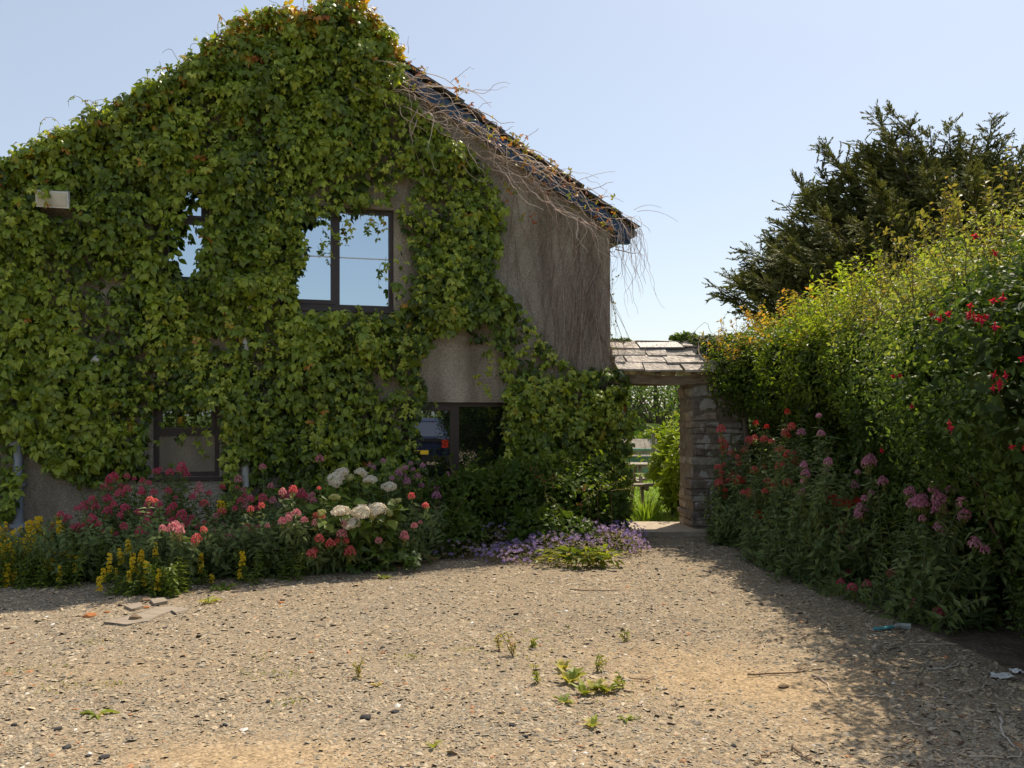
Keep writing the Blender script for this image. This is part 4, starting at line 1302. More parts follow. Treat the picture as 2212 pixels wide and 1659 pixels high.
# --- broadleaved trees seen through and above the gateway
def tree(name, label, base, h, blobs, n, size, stops, seed, group=None, trunk_r=.13):
    t = thing(name, label, 'tree', base, group)
    mb = MB()
    b = np.array(base, float)
    mb.tube([b, b + [.1, 0, h * .3], b + [-.05, .05, h * .6], b + [.05, 0, h * .92]], trunk_r, trunk_r * .3, 7, (.07, .055, .045))
    link('trunk', mb.mesh('trunk', M['stem']), t)
    lb = MB(); limbs(lb, b + [0, 0, h * .25], blobs, 14, trunk_r * .4, (.07, .055, .045))
    link('limbs', lb.mesh('limbs', M['stem']), t, kind='stuff')
    P, nr = ellip_points(blobs, n, .35, .38, seed)
    m = len(P)
    c = mixcol(np.clip(.5 * fbm(P, .5, 400 + seed) + .5 * rng.random(m), 0, 1), stops)
    link('crown', leaf_mesh(name + '_crown', M['leaf'], P, nr + rng.normal(0, .8, (m, 3)) - UP * .3, nr * .4 + UP * .5 + rng.normal(0, .6, (m, 3)), rng.uniform(*size, m), c, LEAF2, .7), t, kind='stuff')
    return t
TS = [(.03, .055, .012), (.06, .10, .02), (.11, .17, .03), (.17, .23, .05)]
spec = [(1352, 34, 'slim tree at the left of the view through the gateway', 3.9), (1385, 38, 'dark trunked tree in the middle of the gateway view', 4.3), (1418, 33, 'leafy tree with low branches beside the stone pier edge', 3.8), (1448, 40, 'tall tree seen just left of the stone pier', 4.5), (1320, 42, 'tree mostly hidden behind the house corner', 4.6)]
for i, (px, d, lab, h) in enumerate(spec):
    bx = (px - CX) / FOC * d
    bl = [(bx, d, h * .62, 1.5, 1.5, h * .30), (bx - .7, d + .4, h * .42, 1.1, 1.1, .9), (bx + .8, d - .3, h * .5, 1.1, 1.1, 1.0)]
    tree('field_tree', lab, (bx, d, 0), h, bl, 1500, (.10, .18), TS, i, 'trees beyond the lawn')
d = 46; bx = (1466 - CX) / FOC * d
tree('round_tree', 'small round tree top showing above the gate roof', (bx, d, 0), 5.9, [(bx, d, 5.1, .68, .68, .45), (bx - .3, d, 4.9, .5, .5, .4), (bx + .3, d, 4.95, .5, .5, .38)], 1700, (.10, .18), [TS[1], TS[2], TS[2], TS[3]], 9)
# distant thicket behind the trees
bl = [((px - CX) / FOC * 52, 52 + rng.normal(0, 1.5), h * .28, 2.0, 1.8, h * .32) for px, h in ((1300, 2.2), (1345, 2.6), (1385, 2.0), (1420, 2.5), (1460, 3.0), (1500, 2.6), (1560, 2.6), (1240, 2.2))]
S = [bush_foliage(bl, 9000, (.2, .4), [(.05, .08, .03), (.08, .12, .04), (.12, .17, .05)], None, '', LEAF2, .8, .3, .3, 41)]
o = link('far_thicket', soup_mesh('far_thicket', S, M['leaf'])); o['kind'] = 'stuff'
# bushes behind the gateway
bl = [((1432 - CX) / FOC * 25, 25, .55, .75, .7, .75), ((1402 - CX) / FOC * 26, 26, .45, .6, .6, .6)]
shrub('meadow_bush', 'pale flowering bush by the rail fence beyond the lawn', 'shrub', (4.2, 25, 0), bl, 2600, (.06, .12), [BG[0], BG[1], BG[2], (.34, .38, .18)], 51, 'leaf', 200, 6)
bl = [(2.72, 14.0, .5, .36, .55, .5), (2.62, 13.6, .8, .24, .4, .45), (2.85, 14.6, .9, .36, .5, .55), (2.5, 14.4, .75, .30, .3, .25)]
shrub('gateway_shrub', 'sunlit straggling shrub behind the inner edge of the stone pier', 'shrub', (2.75, 14.1, 0), bl, 6000, (.04, .08), [BG[1], BG[2], BG[2], (.30, .36, .07)], 52, 'leaf', 300, 8, shoot=(26, .35, 9, YG), wid=.5)

def blades(name, label, base, n, h, spread, stops, cat='grass clump', w=.06, curve=.6, group=None):
    t = thing(name, label, cat, base, group)
    V = []; T = []; C = []; k = 0
    for i in range(n):
        a = rng.uniform(0, 6.283); r = spread * math.sqrt(rng.random()) * .35
        p = np.array(base) + np.array([math.cos(a) * r, math.sin(a) * r, 0])
        out = np.array([math.cos(a + rng.normal(0, .5)), math.sin(a + rng.normal(0, .5)), 0])
        L = h * rng.uniform(.6, 1.1); bend = curve * rng.uniform(.4, 1.2)
        side = np.array([-out[1], out[0], 0]) * w * h * .5
        f = np.linspace(0, 1, 5)
        pts = p + np.outer(f * L * .96, UP) + np.outer(f ** 2 * L * bend, out) - np.outer(f ** 3 * L * bend * .35, UP)
        ww = (1 - f ** 1.6)[:, None] * side + 1e-4
        q = np.concatenate([pts - ww, pts + ww]); V.append(q)
        for j in range(4):
            T += [(k + j, k + 5 + j, k + 6 + j), (k + j, k + 6 + j, k + j + 1)]
        C.append(np.repeat(mixcol(np.array([rng.random()]), stops), 10, 0)); k += 10
    link('blades', mesh_tris(name, np.concatenate(V), np.array(T), np.concatenate(C), False, M['grass']), t, kind='stuff')
    return t
blades('iris_clump', 'clump of sword shaped leaves on the lawn edge behind the threshold', (2.02, 13.35, -.03), 85, .50, .55, [(.12, .20, .02), (.20, .30, .03), (.26, .34, .05)], 'plant', .07, .45)
for i, (x_, y_) in enumerate(((1.72, 13.0), (1.6, 13.4), (2.35, 13.1))):
    blades('grass_tuft', ('ragged grass tuft at the lawn edge right behind the threshold', 'ragged grass tuft at the lawn edge by the house corner', 'ragged grass tuft at the foot of the pier on the lawn side')[i], (x_, y_, -.03), 50, .2, .4, [(.13, .20, .03), (.24, .30, .06)], 'grass tuft', .05, .8)

# --- rail fence, picnic table and coop beyond the lawn
fence = thing('rail_fence', 'grey two rail timber fence across the end of the lawn', 'fence', (4, 22, 0))
xs_ = np.arange(-2, 12, 1.8) + .12
for x_ in xs_:
    mb = MB(); mb.box((x_, 22.06, .55), (.09, .09, 1.15), jit=.004); link('post', mb.mesh('post', M['grey_timber']), fence)
for zz in (.66, .30):
    for a, b in zip(xs_[:-1], xs_[1:]):
        mb = MB(); mb.box(((a + b) / 2, 22.0, zz + rng.normal(0, .012)), (b - a - .01, .035, .085), jit=.004); link('rail', mb.mesh('rail', M['grey_timber']), fence)
pt = thing('picnic_table', 'weathered picnic table standing on the sunny lawn', 'table', (1.95, 15.2, 0))
def plank(name, c, size, rot=None):
    mb = MB(); mb.box(c, size, rot); link(name, mb.mesh(name, M['grey_timber']), pt)
for i in range(4):
    plank('top_board', (1.55, 14.93 + i * .17, .745), (1.7, .155, .035))
for yy in (14.45, 14.6, 15.78, 15.93):
    plank('seat_board', (1.55, yy, .445), (1.7, .135, .035))
for x_ in (.95, 2.15):
    for sgn in (-1, 1):
        a, b = np.array([x_, 15.2 + sgn * .24, .72]), np.array([x_, 15.2 + sgn * .78, 0.0])
        d_ = nz(b - a); R = np.stack([np.array([1, 0, 0]), np.cross(d_, [1, 0, 0]), d_], 1)
        plank('leg', (a + b) / 2, (.045, .095, np.linalg.norm(b - a)), R)
    plank('cross_bar', (x_ + .047, 15.2, .40), (.045, 1.62, .09))
coop = thing('hen_coop', 'small hen coop with grey board roof and green sides', 'coop', (3.25, 24.3, 0))
M['green_panel'] = plain_mat('faded_green_panel', (.20, .36, .27), .7, .2, 6, .1, 30, .3)
mb = MB(); mb.box((3.15, 24.6, .36), (1.5, 1.0, .62)); link('side_panels', mb.mesh('side_panels', M['green_panel']), coop)
for i in range(6):
    mb = MB(); a = np.array([3.1, 24.02 + i * .10, .50 + i * .075]); R = np.array(Matrix.Rotation(math.radians(37), 3, 'X'))
    mb.box(a + np.array([.35, 0, 0]), (1.1, .125, .02), R); link('roof_board', mb.mesh('roof_board', M['grey_timber']), coop)
mb = MB(); mb.box((4.2, 23.7, .16), (1.7, .8, .3)); solo('green_trough', mb.mesh('green_trough', M['green_panel']), 'low green box in the grass right of the hen coop', 'box')

#################################################################### FLOWER BEDS
# valerian heads: domes of tiny florets above a branching green stalk
def floret_dome(name, stops, n=70, wide=1.0, tall=.62, lower=0.0, lowcol=None):
    """unit head about 1 wide; florets are little five point stars"""
    V = []; T = []; C = []; k = 0
    ga = 2.39996
    for i in range(n):
        f = (i + .5) / n; ph = i * ga + rng.normal(0, .25); th = math.acos(1 - f * 1.05)
        d = np.array([math.sin(th) * math.cos(ph), math.sin(th) * math.sin(ph), math.cos(th)])
        lump = .86 + .28 * rng.random()
        p = d * np.array([.46 * wide, .46 * wide, tall * .95]) * lump
        a = nz(np.cross(d, [0.3, .5, .81])); b = np.cross(d, a)
        r = rng.uniform(.07, .105); rot = rng.uniform(0, 6)
        pts = [p - d * .06]
        for q in range(5):
            an = rot + q * 1.2566
            pts.append(p + r * (math.cos(an) * a + math.sin(an) * b) + d * .02)
        V += pts; c = mixcol(np.array([np.clip(rng.normal(.5, .3), 0, 1)]), stops)[0]
        C += [c * .75] + [c] * 5
        T += [(k, k + 1 + q, k + 1 + (q + 1) % 5) for q in range(5)]; k += 6
    for i in range(int(lower * 46)):      # green calyxes and side branches under the dome
        an = rng.uniform(0, 6.283); h = -rng.uniform(.0, .85) * lower; r = rng.uniform(.12, .46) * (1 + h * .35)
        p = np.array([math.cos(an) * r, math.sin(an) * r, h]); u = np.array([math.cos(an) * .5, math.sin(an) * .5, .85])
        s_ = np.array([-math.sin(an), math.cos(an), 0])
        V += [p - s_ * .028, p + s_ * .028, p + u * rng.uniform(.14, .26)]; C += [np.array(lowcol)] * 3; T.append((k, k + 1, k + 2)); k += 3
        V += [np.array([0, 0, h - .25]), np.array([.012, .012, h - .25]), p]; C += [np.array(lowcol) * .8] * 3; T.append((k, k + 1, k + 2)); k += 3
    return mesh_tris(name, np.array(V), np.array(T), np.array(C), False, M['petal'])
LOWC = (.36, .38, .09)
CRIM = [(.60, .06, .14), (.72, .13, .23), (.80, .24, .33)]
PINK = [(.68, .20, .28), (.80, .36, .42), (.86, .52, .55)]
CORAL = [(.70, .10, .12), (.80, .20, .20), (.85, .34, .31)]
ROSE = [(.58, .22, .40), (.70, .36, .53), (.80, .52, .64)]
RED = [(.68, .03, .035), (.78, .07, .06), (.80, .15, .11)]
HEADS = {}
for nm, st in (('crim', CRIM), ('pink', PINK), ('coral', CORAL), ('rose', ROSE), ('red', RED)):
    HEADS[nm] = [floret_dome('valerian_head', st, 62, 1, .62, .45, LOWC), floret_dome('valerian_head', st, 80, 1.1, .8, .9, LOWC), floret_dome('valerian_head', st, 46, .8, .6, .25, LOWC)]
VAL = [(.07, .11, .04), (.125, .18, .062), (.185, .245, .085), (.26, .31, .11)]

def valerian(label, base, heads, filler, group='valerian clumps', seed=0):
    """heads: list of (point, colour key, width). Stems run from the plant foot to each head with paired leaves"""
    base = np.array(base, float)
    t = thing('valerian', label, 'flowering plant', base, group)
    mb = MB(); LP = []; LT = []; LN = []; LS = []
    ends = [(h[0], True) for h in heads] + [(f, False) for f in filler]
    for e, fl in ends:
        foot = base + np.array([rng.normal(0, .22), rng.normal(0, .2), 0]) * .8 + (np.array([e[0], e[1], 0]) - np.array([base[0], base[1], 0])) * .55
        foot[2] = .0
        if foot[0] < 1:
            foot[1] = max(foot[1], 9.816 / (1 - .622 * foot[0] / foot[1]) + .34)
        tt = np.linspace(0, 1, 7)[:, None]
        mid = foot * .5 + e * .5 + np.array([0, 0, .12 * e[2]])
        pts = (1 - tt) ** 2 * foot + 2 * tt * (1 - tt) * mid + tt ** 2 * e
        mb.tube(pts, .005, .003, 4, (.10, .13, .06))
        L = np.linalg.norm(e - foot)
        k = max(3, int(L / .055))
        for j in range(k):
            f = (j + .6) / k * .93 if fl else (j + .6) / k
            x_ = f * 5.99; i = int(x_); p = pts[i] + (pts[i + 1] - pts[i]) * (x_ - i); d = nz(pts[i + 1] - pts[i])
            sd = nz(np.cross(d, rdir(1)[0]))
            for sg in (-1, 1):
                LP.append(p); LT.append(sd * sg + d * .25 - UP * .1); LN.append(d + rng.normal(0, .3, 3)); LS.append(.13 * (1 - .5 * f) * rng.uniform(.7, 1.2))
    LP = np.array(LP); n = len(LP)
    c = mixcol(np.clip(.6 * rng.random(n) + .4 * fbm(LP, 3, 500 + seed), 0, 1), VAL)
    link('stems', mb.mesh('valerian_stems', M['stem']), t, kind='stuff')
    link('foliage', leaf_mesh('valerian_foliage', M['leaf'], LP, np.array(LT), np.array(LN), np.array(LS), c, LEAF6, .42), t, kind='stuff')
    for p, key, w in heads:
        me = HEADS[key][rng.integers(0, 3)]
        link('flower_head', me, t, M=Matrix.Translation(Vector(p)) @ Matrix.Rotation(rng.uniform(0, 6), 4, 'Z') @ Matrix.Rotation(rng.normal(0, .25), 4, 'X') @ Matrix.Scale(w, 4))
    return t

c4 = [(740, 840), (675, 905), (820, 840), (925, 870), (1010, 810), (1100, 815), (1175, 780), (1210, 830), (1440, 910), (1545, 865), (1000, 945), (920, 945), (1085, 935), (1290, 940), (1355, 950), (1250, 975), (775, 955), (825, 930), (970, 995), (1020, 1030), (1125, 1030), (1105, 1050), (500, 1050), (550, 1040), (620, 1040), (695, 1070), (820, 1050), (775, 1090), (890, 1070), (965, 1090), (385, 1095), (445, 1110), (605, 1120), (570, 1150), (510, 1170), (950, 1135), (1175, 1100), (1325, 1020), (1390, 1100), (1440, 1070), (1100, 1150), (1220, 1155), (1285, 1165), (905, 1205), (1055, 1180), (1120, 1185), (1170, 1195), (1320, 1185), (1375, 1195), (1275, 1245), (1410, 1240), (1465, 1235), (1490, 1255), (1500, 1195), (1585, 1185), (1450, 1280), (1475, 1305), (1375, 1315), (1170, 1350), (1365, 1395), (1180, 1295), (1550, 1300), (1560, 1000), (1620, 990), (1590, 1040), (1645, 1190), (1335, 1150), (800, 1165), (740, 1025), (720, 870), (755, 850), (1195, 800), (640, 1150), (590, 1110), (535, 1190), (480, 1175)]
c5 = [(30, 990), (110, 780), (160, 905), (115, 990), (175, 1000), (240, 945), (305, 930), (360, 960), (250, 975), (310, 950), (415, 985), (440, 1000), (100, 1030), (170, 1170), (60, 1190), (10, 1185), (330, 1080), (275, 1120), (235, 1135), (380, 1125), (495, 1100), (450, 1145), (475, 1245), (620, 1215), (650, 1260), (550, 1280), (715, 1280), (420, 1345), (675, 1335), (560, 1370), (635, 1340), (480, 730), (825, 780), (890, 740), (945, 850), (820, 1330), (860, 1255), (935, 1305), (965, 1210), (1030, 785), (990, 820), (1025, 835), (1085, 795), (1115, 840), (1045, 875), (1235, 915), (1235, 970), (1075, 970), (1090, 1160), (1025, 1230), (1275, 1130), (1310, 1140), (1225, 1165), (1270, 1155), (90, 1290)]
LIT = {(970, 995), (1055, 1180), (1120, 1185), (1170, 1195), (1320, 1185), (1275, 1245), (240, 945), (305, 930), (100, 1030), (275, 1120), (235, 1135), (330, 1080), (380, 1125), (495, 1100), (450, 1145), (475, 1245), (620, 1215), (650, 1260), (550, 1280), (1090, 1160), (1075, 970), (1025, 1230), (420, 1345), (675, 1335), (860, 1255)}
LH = []
for q, x0 in ((c4, 0), (c5, 531)):
    for a, b in q:
        px, py = x0 + a * .3334, 752 + b * .3334
        near_d = np.interp(px, [100, 330, 560, 800, 980], [8.55, 8.3, 8.9, 9.25, 9.9])
        d = np.interp(py, [1000, 1060, 1130, 1210], [near_d + 1.15, near_d + .8, near_d + .35, near_d + .05]) + rng.normal(0, .06)
        lit = (a, b) in LIT
        if lit:
            de = 9.816 / (1 - .622 * (px - CX) / FOC); d = de - .06 + .12 * (EYE - (py - HY) * de / FOC) / 2.98
        col = 'crim' if px < 430 else ('pink' if rng.random() < .6 else 'coral' if py > 1090 else 'crim')
        if px > 800:
            col = 'pink' if py > 1100 else 'rose'
        if lit:
            col = 'coral' if rng.random() < .5 else 'pink'  # heads in the sun: sunlight put into their coral and pink petals
        LH.append((A(px, py, d), col, rng.uniform(.07, .11), px, py))
groups = [(0, 215, 1300, 'crimson valerian at the left by the bare render'), (215, 330, 1300, 'crimson valerian under the frosted window, nearest its left edge'), (330, 430, 1300, 'tall crimson valerian in front of the frosted window'), (430, 535, 1300, 'pink valerian below the white downpipe behind the yellow spikes'),
          (535, 620, 1300, 'coral pink valerian between the white downpipe and the hydrangea'), (620, 705, 1300, 'coral valerian at the left edge of the white hydrangea'), (705, 800, 1300, 'low coral valerian in front of the white hydrangea'), (800, 1000, 1300, 'sparse pale pink valerian right of the white hydrangea')]
for gi, (a, b, _, lab) in enumerate(groups):
    hs = [(p, c, w) for p, c, w, px, py in LH if a <= px < b]
    if not hs:
        continue
    cen = np.mean([h[0] for h in hs], 0)
    fill = [h[0] + np.array([rng.normal(0, .17), rng.normal(0, .22), -abs(rng.normal(.12, .12))]) for h in hs for _ in range(3)]
    fill += [np.array([cen[0] + rng.uniform(-.45, .45), cen[1] + rng.uniform(-.75, .5), rng.uniform(.2, .62)]) for _ in range(75)]
    for f in fill:
        de = 9.816 / (1 - .622 * f[0] / f[1])
        f[1] = max(f[1], de + .38)
        f[2] = max(min(f[2], .22 + .75 * max(f[1] - de, 0)), .15)
    extra = [(p + np.array([rng.normal(0, .10), rng.normal(0, .12) + .05, rng.normal(-.03, .06)]), c, w * rng.uniform(.6, .9)) for p, c, w in hs if rng.random() < .75]
    extra = [e for e in extra if e[0][2] > .12]
    hs = hs + extra
    valerian(lab, (cen[0], cen[1] + .15, 0), hs, fill, seed=gi)

c8A = [(140, 500), (175, 535), (125, 420), (110, 610), (130, 640), (175, 670), (230, 680), (205, 690), (150, 760), (215, 590), (265, 475), (355, 405), (345, 470), (380, 480), (460, 450), (480, 405), (465, 540), (420, 605), (425, 520), (295, 625), (345, 730), (270, 730), (395, 710), (460, 690), (205, 790), (205, 825), (170, 860), (315, 860), (360, 685), (275, 750), (115, 695), (240, 525), (630, 440), (530, 435), (540, 600), (550, 645), (535, 740), (665, 585), (460, 330), (130, 510), (450, 435), (435, 600), (160, 680), (240, 675), (455, 555)]
c8B = [(875, 585), (800, 705), (690, 775), (725, 790), (770, 800), (835, 830), (640, 900), (660, 950), (700, 915), (740, 920), (670, 1040), (780, 1020), (850, 770), (945, 685), (1100, 800), (1145, 760), (1200, 720), (1235, 780), (1230, 830), (1350, 865), (1230, 915), (1410, 1000), (1340, 795), (435, 930), (465, 930), (390, 965), (445, 1085), (705, 1125), (770, 1155), (730, 1195), (790, 1230), (865, 1205), (1110, 1310), (1225, 1360), (995, 1150), (700, 1120), (665, 765), (750, 795), (1130, 790), (1150, 800), (860, 595), (625, 910), (655, 930)]
HA = []; HB = []
for a, b in c8A:
    px, py = 1504.5 + a * .4268, 752 + b * .4268
    d = min(11.2, 2.85 * FOC / (px - CX)) - np.interp(py, [950, 1120], [0, .3]) + rng.normal(0, .08)
    HA.append((A(px, py, d), 'rose' if a > 500 else ('red' if rng.random() < .35 else 'coral'), rng.uniform(.075, .115), px, py))
for a, b in c8B:
    px, py = 1504.5 + a * .4268, 752 + b * .4268
    d = min(9.3, np.interp(px, [1900, 1990], [3.05, 3.25]) * FOC / (px - CX)) + .15 - np.interp(py, [1050, 1300], [0, .3]) + rng.normal(0, .07)
    d = min(d, EYE * .93 * FOC / (py - HY))
    key = 'red' if (a < 780 and 740 < b < 960) else ('crim' if b > 1100 else 'rose')
    HB.append((A(px, py, d), key, rng.uniform(.075, .12), px, py))
def fillers(hs, n, sx, sy, z0, z1):
    cen = np.mean([h[0] for h in hs], 0)
    f = [h[0] + np.array([rng.normal(0, .14), rng.normal(0, .18), -abs(rng.normal(.1, .1))]) for h in hs for _ in range(2)]
    f += [np.array([cen[0] + rng.uniform(-sx, sx), cen[1] + rng.uniform(-sy, sy), rng.uniform(z0, z1)]) for _ in range(n)]
    for q in f:
        q[2] = max(q[2], .12); q[0] = max(q[0], np.interp(q[1], [6, 8, 10], [2.95, 2.75, 2.45]))
    return f, cen
for hs0, lab, sd in (([h for h in HA if h[3] < 1640], 'red valerian leaning out beside the stone gate pier', 21), ([h for h in HA if h[3] >= 1640], 'tall pink and coral valerian in the dark hollow of the hedge', 22),
                 ([h for h in HB if h[3] < 1900], 'red and mauve valerian at the hedge foot by the gravel edge', 23), ([h for h in HB if h[3] >= 1900], 'pale mauve valerian nearest the viewer below the fuchsia', 24)):
    hs = [h[:3] for h in hs0]
    hs = hs + [(p + rng.normal(0, .07, 3), c, w * .75) for p, c, w in hs if rng.random() < .45 and p[2] > .3]
    f, cen = fillers(hs, 80, .34, .45, .2, .6)
    valerian(lab, (cen[0] + .25, cen[1] + .35, 0), hs, f, seed=sd)

# yellow loosestrife
def yellow_spike():
    V = []; T = []; C = []; k = 0
    nl_ = int(rng.integers(3, 6))
    for lv in range(nl_):
        for q in range(6):
            if rng.random() < .28:
                continue
            an = q * 1.047 + lv * .5; z_ = lv * .30 + rng.normal(0, .06); r = rng.uniform(.13, .26) * (1 - lv * .10)
            p = np.array([math.cos(an) * r, math.sin(an) * r, z_]); d = nz(np.array([math.cos(an), math.sin(an), .5]))
            a = nz(np.cross(d, UP)); b = np.cross(d, a); rr = .14
            pts = [p - d * .03] + [p + rr * (math.cos(w_ * 1.2566) * a + math.sin(w_ * 1.2566) * b) + d * .03 for w_ in range(5)]
            c = mixcol(np.array([rng.random()]), [(.86, .66, .02), (.92, .79, .04), (.94, .85, .12)])[0]
            V += pts; C += [np.array([.5, .22, .01])] + [c] * 5; T += [(k, k + 1 + w_, k + 1 + (w_ + 1) % 5) for w_ in range(5)]; k += 6
        for q in range(4):
            an = q * 1.57 + lv; p = np.array([0, 0, lv * .2]); u = np.array([math.cos(an) * .4, math.sin(an) * .4, .12]); s_ = np.array([-math.sin(an), math.cos(an), 0]) * .06
            V += [p - s_ * .3, p + s_, p + u]; C += [np.array([.07, .12, .02])] * 3; T.append((k, k + 1, k + 2)); k += 3
    return mesh_tris('yellow_spike', np.array(V), np.array(T), np.array(C), False, M['petal'])
YS = [yellow_spike() for _ in range(7)]
ysp = [(35, 1160), (90, 1180), (65, 1230), (5, 1170), (70, 1280), (130, 1150), (180, 1180), (220, 1170), (260, 1120), (340, 1130), (375, 1080), (120, 1240), (160, 1240), (215, 1225), (295, 1225), (10, 1300), (20, 1340), (205, 1300), (85, 1370), (325, 1340), (340, 1390), (385, 1350), (425, 1310), (500, 1350), (95, 1440), (30, 1440), (290, 1395), (240, 1150), (-40, 1200), (-60, 1300), (-90, 1180), (775, 1300), (830, 1260), (860, 1330), (860, 1380), (710, 1380), (920, 1340), (1005, 1300), (835, 1450), (670, 1440), (1030, 1470), (950, 1390), (1105, 1365), (1155, 1405), (1300, 1400), (1300, 1355), (1570, 1345), (720, 1185), (1420, 1000)]
LL = [(.085, .13, .02), (.13, .19, .028), (.18, .25, .036), (.24, .30, .045)]
def loosestrife(label, tops, nfill, zr, cx_r, cy_r):
    base = np.mean(tops, 0); base[2] = 0
    t = thing('loosestrife', label, 'flowering plant', base, 'yellow loosestrife clumps')
    mb = MB(); LP = []; LT = []; LN = []; LS = []
    ends = [(e, True) for e in tops] + [(np.array([rng.uniform(*cx_r), rng.uniform(*cy_r), rng.uniform(*zr)]), False) for _ in range(nfill)]
    for e, fl in ends:
        foot = np.array([e[0] + rng.normal(0, .05), e[1] + rng.normal(0, .05), 0]); pts = np.linspace(foot, e, 5) + rng.normal(0, .006, (5, 3))
        mb.tube(pts, .005, .003, 4, (.09, .12, .04))
        k = max(4, int(e[2] / .03))
        for j in range(k):
            f = (j + .5) / k; p = foot + (e - foot) * f
            for q in range(4):
                an = q * 1.57 + j * .8; sd = np.array([math.cos(an), math.sin(an), .25])
                LP.append(p); LT.append(sd); LN.append(UP + rng.normal(0, .3, 3)); LS.append(.085 * (1 - .45 * f) * rng.uniform(.8, 1.2))
    LP = np.array(LP); n = len(LP)
    link('stems', mb.mesh('loosestrife_stems', M['stem']), t, kind='stuff')
    link('foliage', leaf_mesh('loosestrife_foliage', M['leaf'], LP, np.array(LT), np.array(LN), np.array(LS), mixcol(rng.random(n), LL), LEAF6, .34), t, kind='stuff')
    tops = list(tops) + [e + np.array([rng.normal(0, .09), rng.normal(0, .10), -rng.uniform(.0, .14)]) for e in tops for _ in range(2 if len(tops) > 20 else 1) if rng.random() < .8]
    for e in tops:
        link('flower_spike', YS[rng.integers(0, 7)], t, M=Matrix.Translation(Vector(e) - Vector((0, 0, .045))) @ Matrix.Rotation(rng.uniform(0, 6), 4, 'Z') @ Matrix.Scale(rng.uniform(.08, .125), 4))
tops1, tops2, tops3 = [], [], []
for a, b in ysp:
    px, py = a * .3334, 752 + b * .3334 + 8
    if px < 185 or (a, b) == (720, 1185):
        d = np.interp(py, [1115, 1180, 1240], [8.95, 8.55, 8.25]); tops1.append(A(px, py, d))
    elif px < 350:
        d = np.interp(py, [1170, 1240], [8.1, 7.85]); tops2.append(A(px, py, d))
    else:
        tops3.append(A(px, py, np.interp(py, [1080, 1220], [9.3, 8.3])))
loosestrife('broad clump of yellow loosestrife in the left corner by the grey downpipe', tops1, 120, (.2, .46), (-5.1, -3.85), (8.15, 9.0))
loosestrife('small separate clump of yellow loosestrife standing forward on the gravel', tops2, 40, (.12, .34), (-3.35, -2.95), (7.75, 8.15))
loosestrife('few yellow loosestrife stems scattered among the pink valerian', tops3, 14, (.1, .35), (-3.0, -1.9), (8.4, 8.9))

# hydrangea
def hyd_head(stops):
    V = []; T = []; C = []; k = 0; n = 84
    for i in range(n):
        f = (i + .5) / n; ph = i * 2.39996; th = math.acos(1 - f * 1.35)
        d = np.array([math.sin(th) * math.cos(ph), math.sin(th) * math.sin(ph), math.cos(th)])
        if rng.random() < .08:
            continue
        p = d * np.array([1, 1, .72]) * rng.uniform(.80, 1.08) * (1 + .12 * math.sin(ph * 3 + th * 2)); d = nz(d + rng.normal(0, .25, 3))
        a = nz(np.cross(d, [.2, .5, .84])); b = np.cross(d, a); rot = rng.uniform(0, 1.57)
        c = mixcol(np.array([rng.random()]), stops)[0]
        V.append(p); C.append(c * .82); o0 = k; k += 1
        for q in range(4):
            an = rot + q * 1.5708
            for dw, rr in ((-.6, .22), (0, .30), (.6, .22)):
                V.append(p + rr * (math.cos(an + dw) * a + math.sin(an + dw) * b) + d * rng.uniform(.0, .05)); C.append(c)
            T += [(o0, k, k + 1), (o0, k + 1, k + 2)]; k += 3
    return mesh_tris('hydrangea_head', np.array(V), np.array(T), np.array(C), False, M['petal'])
WH = [(.70, .67, .50), (.82, .79, .66), (.87, .86, .78)]
GH = [(.40, .44, .12), (.52, .55, .20), (.62, .62, .34)]
HW_ = [hyd_head(WH) for _ in range(3)]; HG = [hyd_head(GH) for _ in range(2)]
hyd = thing('hydrangea', 'white mophead hydrangea with broad green leaves in the middle of the bed', 'flowering shrub', (-1.7, 9.5, 0))
hh = [(580, 850, 58, 0), (625, 805, 46, 0), (670, 840, 32, 1), (740, 800, 34, 0), (765, 815, 26, 0), (805, 852, 48, 0), (930, 900, 52, 0), (575, 970, 38, 1), (950, 995, 22, 1), (990, 985, 20, 1), (615, 1055, 56, 0), (745, 1062, 62, 0), (850, 1045, 60, 0), (685, 1132, 54, 0), (820, 1092, 30, 1), (490, 1068, 28, 1), (935, 1072, 24, 1)]
hpos = []
for a, b, r, gk in hh:
    px, py = 531 + a * .3334, 752 + b * .3334
    de = 9.816 / (1 - .622 * (px - CX) / FOC); d = de + np.interp(py, [1020, 1060, 1095, 1130], [.46, .34, -.03, -.05])
    p = A(px, py, d); hpos.append(p)
    me = (HG if gk else HW_)[rng.integers(0, 2)]
    link('flower_head', me, hyd, M=Matrix.Translation(Vector(p)) @ Matrix.Rotation(.45 + rng.normal(0, .2), 4, 'X') @ Matrix.Rotation(rng.uniform(0, 6), 4, 'Z') @ Matrix.Diagonal((r * .31 * d / FOC, r * .31 * d / FOC, r * rng.uniform(.22, .28) * d / FOC, 1)))
HLV = [(.08, .125, .02), (.115, .18, .026), (.16, .235, .035), (.24, .31, .06)]
mb = MB(); LP = []; LT = []; LN = []; LS = []
fl = [p - np.array([0, 0, .05]) for p in hpos] + [np.array([-1.7 + rng.uniform(-.6, .55), 9.4 + rng.uniform(-.45, .5), rng.uniform(.25, .72)]) for _ in range(26)]
